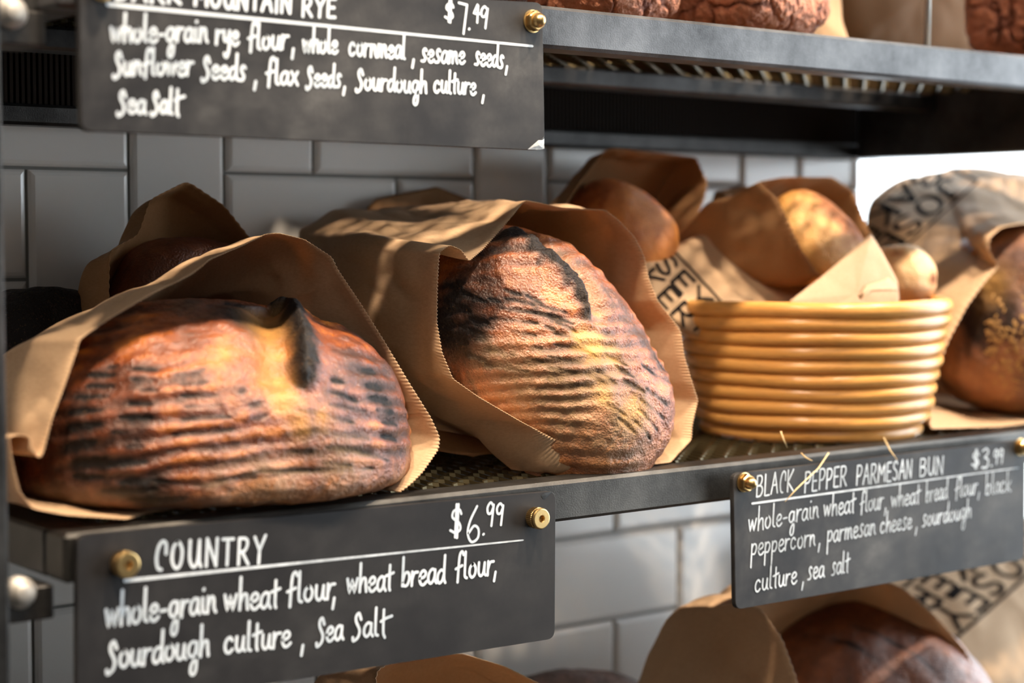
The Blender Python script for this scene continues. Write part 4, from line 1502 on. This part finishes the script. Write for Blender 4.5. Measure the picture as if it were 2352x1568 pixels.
pouch('paper_scrap', 'crumpled brown paper lying on the mesh under the middle bag', [(900, 985, .14), (1010, 1000, .12), (1150, 1010, .10), (1260, 1020, .085), (1335, 1030, .075), (1285, 1075, .055), (1240, 1045, .07), (1225, 1078, .058), (1190, 1040, .075), (1060, 1045, .09), (930, 1020, .12)],
    KRAFT_SHADE, 0.004, 0.001, seed=13, crump=0.004, zf=SHELF + 0.001, smooth=1.5)['category'] = 'paper'

# --- upper shelf
UZ = UPPER
la, lao = simple_loaf('rye_loaf', 'cracked reddish rye loaf beside the $7.49 sign on the upper shelf', 1378, 0, 0.085, (( .96, .28, 0), (0, 1, 0), (0, 0, 1)), (0.054, 0.046, 0.060), RYE, 0.95, 4.0, zc=UZ + 0.062, n=120, fine=0.0012, base_burn=0.34, lump=0.004, seed=91, crack=0.0022, base_flour=0, group='rye loaves on the upper shelf')
lb, lbo = simple_loaf('rye_loaf', 'cracked squarish rye loaf in front of the kraft bags on the upper shelf', 1716, 20, 0.085, ((.97, .24, 0), (0, 1, 0), (0, 0, 1)), (0.064, 0.05, 0.062), RYE, 0.95, 4.5, zc=UZ + 0.064, n=120, fine=0.0012, base_burn=0.30, lump=0.004, seed=93, crack=0.0022, base_flour=0, group='rye loaves on the upper shelf')
lc, lco = simple_loaf('rye_loaf', 'dark rye loaf cut off by the right edge of the upper shelf', 2420, 60, 0.060, XYZ, (0.075, 0.05, 0.066), RYE, 0.95, 4.5, zc=UZ + 0.066, n=110, fine=0.0012, base_burn=0.42, lump=0.004, seed=95, crack=0.003, base_flour=0, group='rye loaves on the upper shelf')
pouch('paper_bag', 'upright kraft bag standing behind the squarish rye loaf', [(1560, 120, .18), (1540, -120, .19), (1780, -220, .20), (1925, -140, .175), (1935, 60, .155), (1960, 140, .145), (1750, 150, .165)], KRAFT, 0.02, 0.02, seed=14, zf=UZ + 0.002)
pouch('paper_bag', 'wide dark brown bag on the upper shelf behind the thin steel rod', [(1945, 110, .20), (1925, 60, .205), (1915, -60, .21), (1935, -200, .215), (2250, -200, .215), (2280, 0, .205), (2280, 140, .20), (2100, 130, .20)], KRAFT_SHADE, 0.02, 0.03, seed=15, zf=UZ + 0.002)
pouch('paper_bag', 'kraft bag standing behind the reddish rye loaf', [(884, 100, .2), (880, -200, .2), (1480, -220, .2), (1520, -40, .2), (1510, 110, .2), (1300, 110, .19)], KRAFT_SHADE, 0.02, 0.03, seed=16, zf=UZ + 0.002)  # left side widened out of view to stop lamp light reaching the tiles
mb = MB()
p = P(2130, 60, 0.012)
mb.tube([(p[0], 0.012, UZ + 0.0003), (p[0], 0.012, UZ + 0.25)], 0.0026, 12)
tag(mb.build('steel_rod', m_simple('pale_rod', (0.62, 0.58, 0.52), 0.35, 0.5), loc=(p[0], 0.012, UZ), smooth=True), 'thin pale steel rod standing on the upper shelf rail', 'rod')
HX = np.linspace(RX0 + 0.012, 0.734, 4)  # unseen loaf shapes added behind the sign to keep lamp light off the tiles
for k in range(3):
    xs_ = (HX[k], HX[k + 1] - 0.004)
    Lq = Loaf(((xs_[0] + xs_[1]) / 2, 0.145, UZ + 0.05), XYZ, ((xs_[1] - xs_[0]) / 2 + 0.003, 0.118, 0.055), 0.9, 7.0)
    Lq.build('rye_loaf', ['dark loaf at the left end of the upper shelf behind the $7.49 sign', 'dark loaf hidden behind the middle of the $7.49 sign', 'dark loaf hidden behind the right part of the $7.49 sign'][k], 'bread', DARKCRUST, n=40, base_burn=0.6, seed=100 + k, base_flour=0, group='rye loaves on the upper shelf')

# --- lower shelf
LZ = LOWER
Ll, llo = simple_loaf('country_loaf', 'dark shiny loaf in the open bag below the $3.99 sign', 2010, 1600, 0.11, (0.75 * right - 0.5 * up + 0.4 * tow, (0, 0, 1), 0.15 * right + 0.75 * up + 0.6 * tow), (0.105, 0.085, 0.075), DARKCRUST, 0.8, 2.2, n=90,
    grooves=[((1850, 1460), (1950, 1480), (2080, 1560)), ((1960, 1440), (2060, 1480), (2140, 1540))], base_burn=0.34, lump=0.004, seed=111, base_flour=0)
bag('paper_bag', 'kraft paper bag below the $3.99 sign around the dark shiny loaf', [
    (1690, 1385, .045), (1745, 1395, .04), (1795, 1465, .035), (1830, 1560, .03), (1840, 1700, .025), (1850, 1850, .02), (2000, 1950, .02), (2250, 1900, .02), (2330, 1750, .025), (2262, 1580, .03), (2215, 1490, .04), (2150, 1415, .05), (2075, 1350, .06), (1960, 1300, .065), (1820, 1320, .06)],
    KRAFT, L=0.17, end=(-0.01, -0.01), ex=0.95, ez=0.86, zf=LZ, seed=51, crump=0.0035, pinch=0.3, n=520)
b11 = pouch('paper_bag', 'printed kraft bag lying low at the right behind the dark shiny loaf', [(1960, 1330, .20), (2060, 1250, .21), (2200, 1210, .21), (2420, 1180, .21), (2560, 1300, .17), (2560, 1600, .12), (2400, 1750, .11), (2220, 1700, .12), (2120, 1480, .16)], KRAFT, 0.02, 0.03, seed=53)
printed(b11, [(2425, 1265), (2195, 1465), (2040, 1380), (2270, 1180)], ['JOSEY', 'BAKER'], 0.0055)
bag('paper_bag', 'kraft paper bag peeking out under the bottom edge of the $6.99 sign', [
    (865, 1540, .06), (900, 1520, .065), (960, 1505, .075), (1060, 1500, .08), (1160, 1530, .075), (1260, 1580, .06), (1300, 1700, .05), (1250, 1900, .03), (1000, 1950, .02), (900, 1800, .03), (860, 1650, .05)],
    KRAFT, L=0.15, end=(-0.01, -0.005), ex=0.95, ez=0.9, zf=LZ, seed=55, crump=0.003, pinch=0.3, n=400)
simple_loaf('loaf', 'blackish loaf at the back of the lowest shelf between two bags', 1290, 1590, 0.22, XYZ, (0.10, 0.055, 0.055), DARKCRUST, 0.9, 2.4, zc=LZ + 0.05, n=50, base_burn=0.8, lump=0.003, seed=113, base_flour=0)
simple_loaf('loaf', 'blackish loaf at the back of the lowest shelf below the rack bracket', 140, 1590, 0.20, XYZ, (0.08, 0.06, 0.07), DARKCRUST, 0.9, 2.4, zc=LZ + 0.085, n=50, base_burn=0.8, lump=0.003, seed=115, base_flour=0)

# --- straw wisps stuck on the rail below the basket
for k, (pts, lab) in enumerate((
        ([(1903, 1040, -.004), (1880, 1075, -.0165), (1830, 1122, -.020), (1803, 1152, -.0195)], 'longest straw wisp hanging over the heading of the $3.99 sign'),
        ([(2030, 1005, -.001), (2045, 1035, -.012), (2061, 1056, -.0195)], 'short straw wisp at the right below the basket'),
        ([(1793, 990, .006), (1800, 1010, .003), (1808, 1028, .002)], 'fine straw wisp against the lower coils of the basket'),
        ([(1840, 1040, -.003), (1850, 1050, -.008), (1866, 1058, -.0145)], 'tiny straw wisp at the top edge of the $3.99 sign'))):
    mb = MB()
    q = [P(*x) for x in pts]
    mb.tube(q, [0.0005] * (len(q) - 1) + [0.0002], 6)
    tag(mb.build('straw_wisp', RIM_STRAW, loc=tuple(q[0]), smooth=True), lab, 'straw', 'straw wisps on the rail')
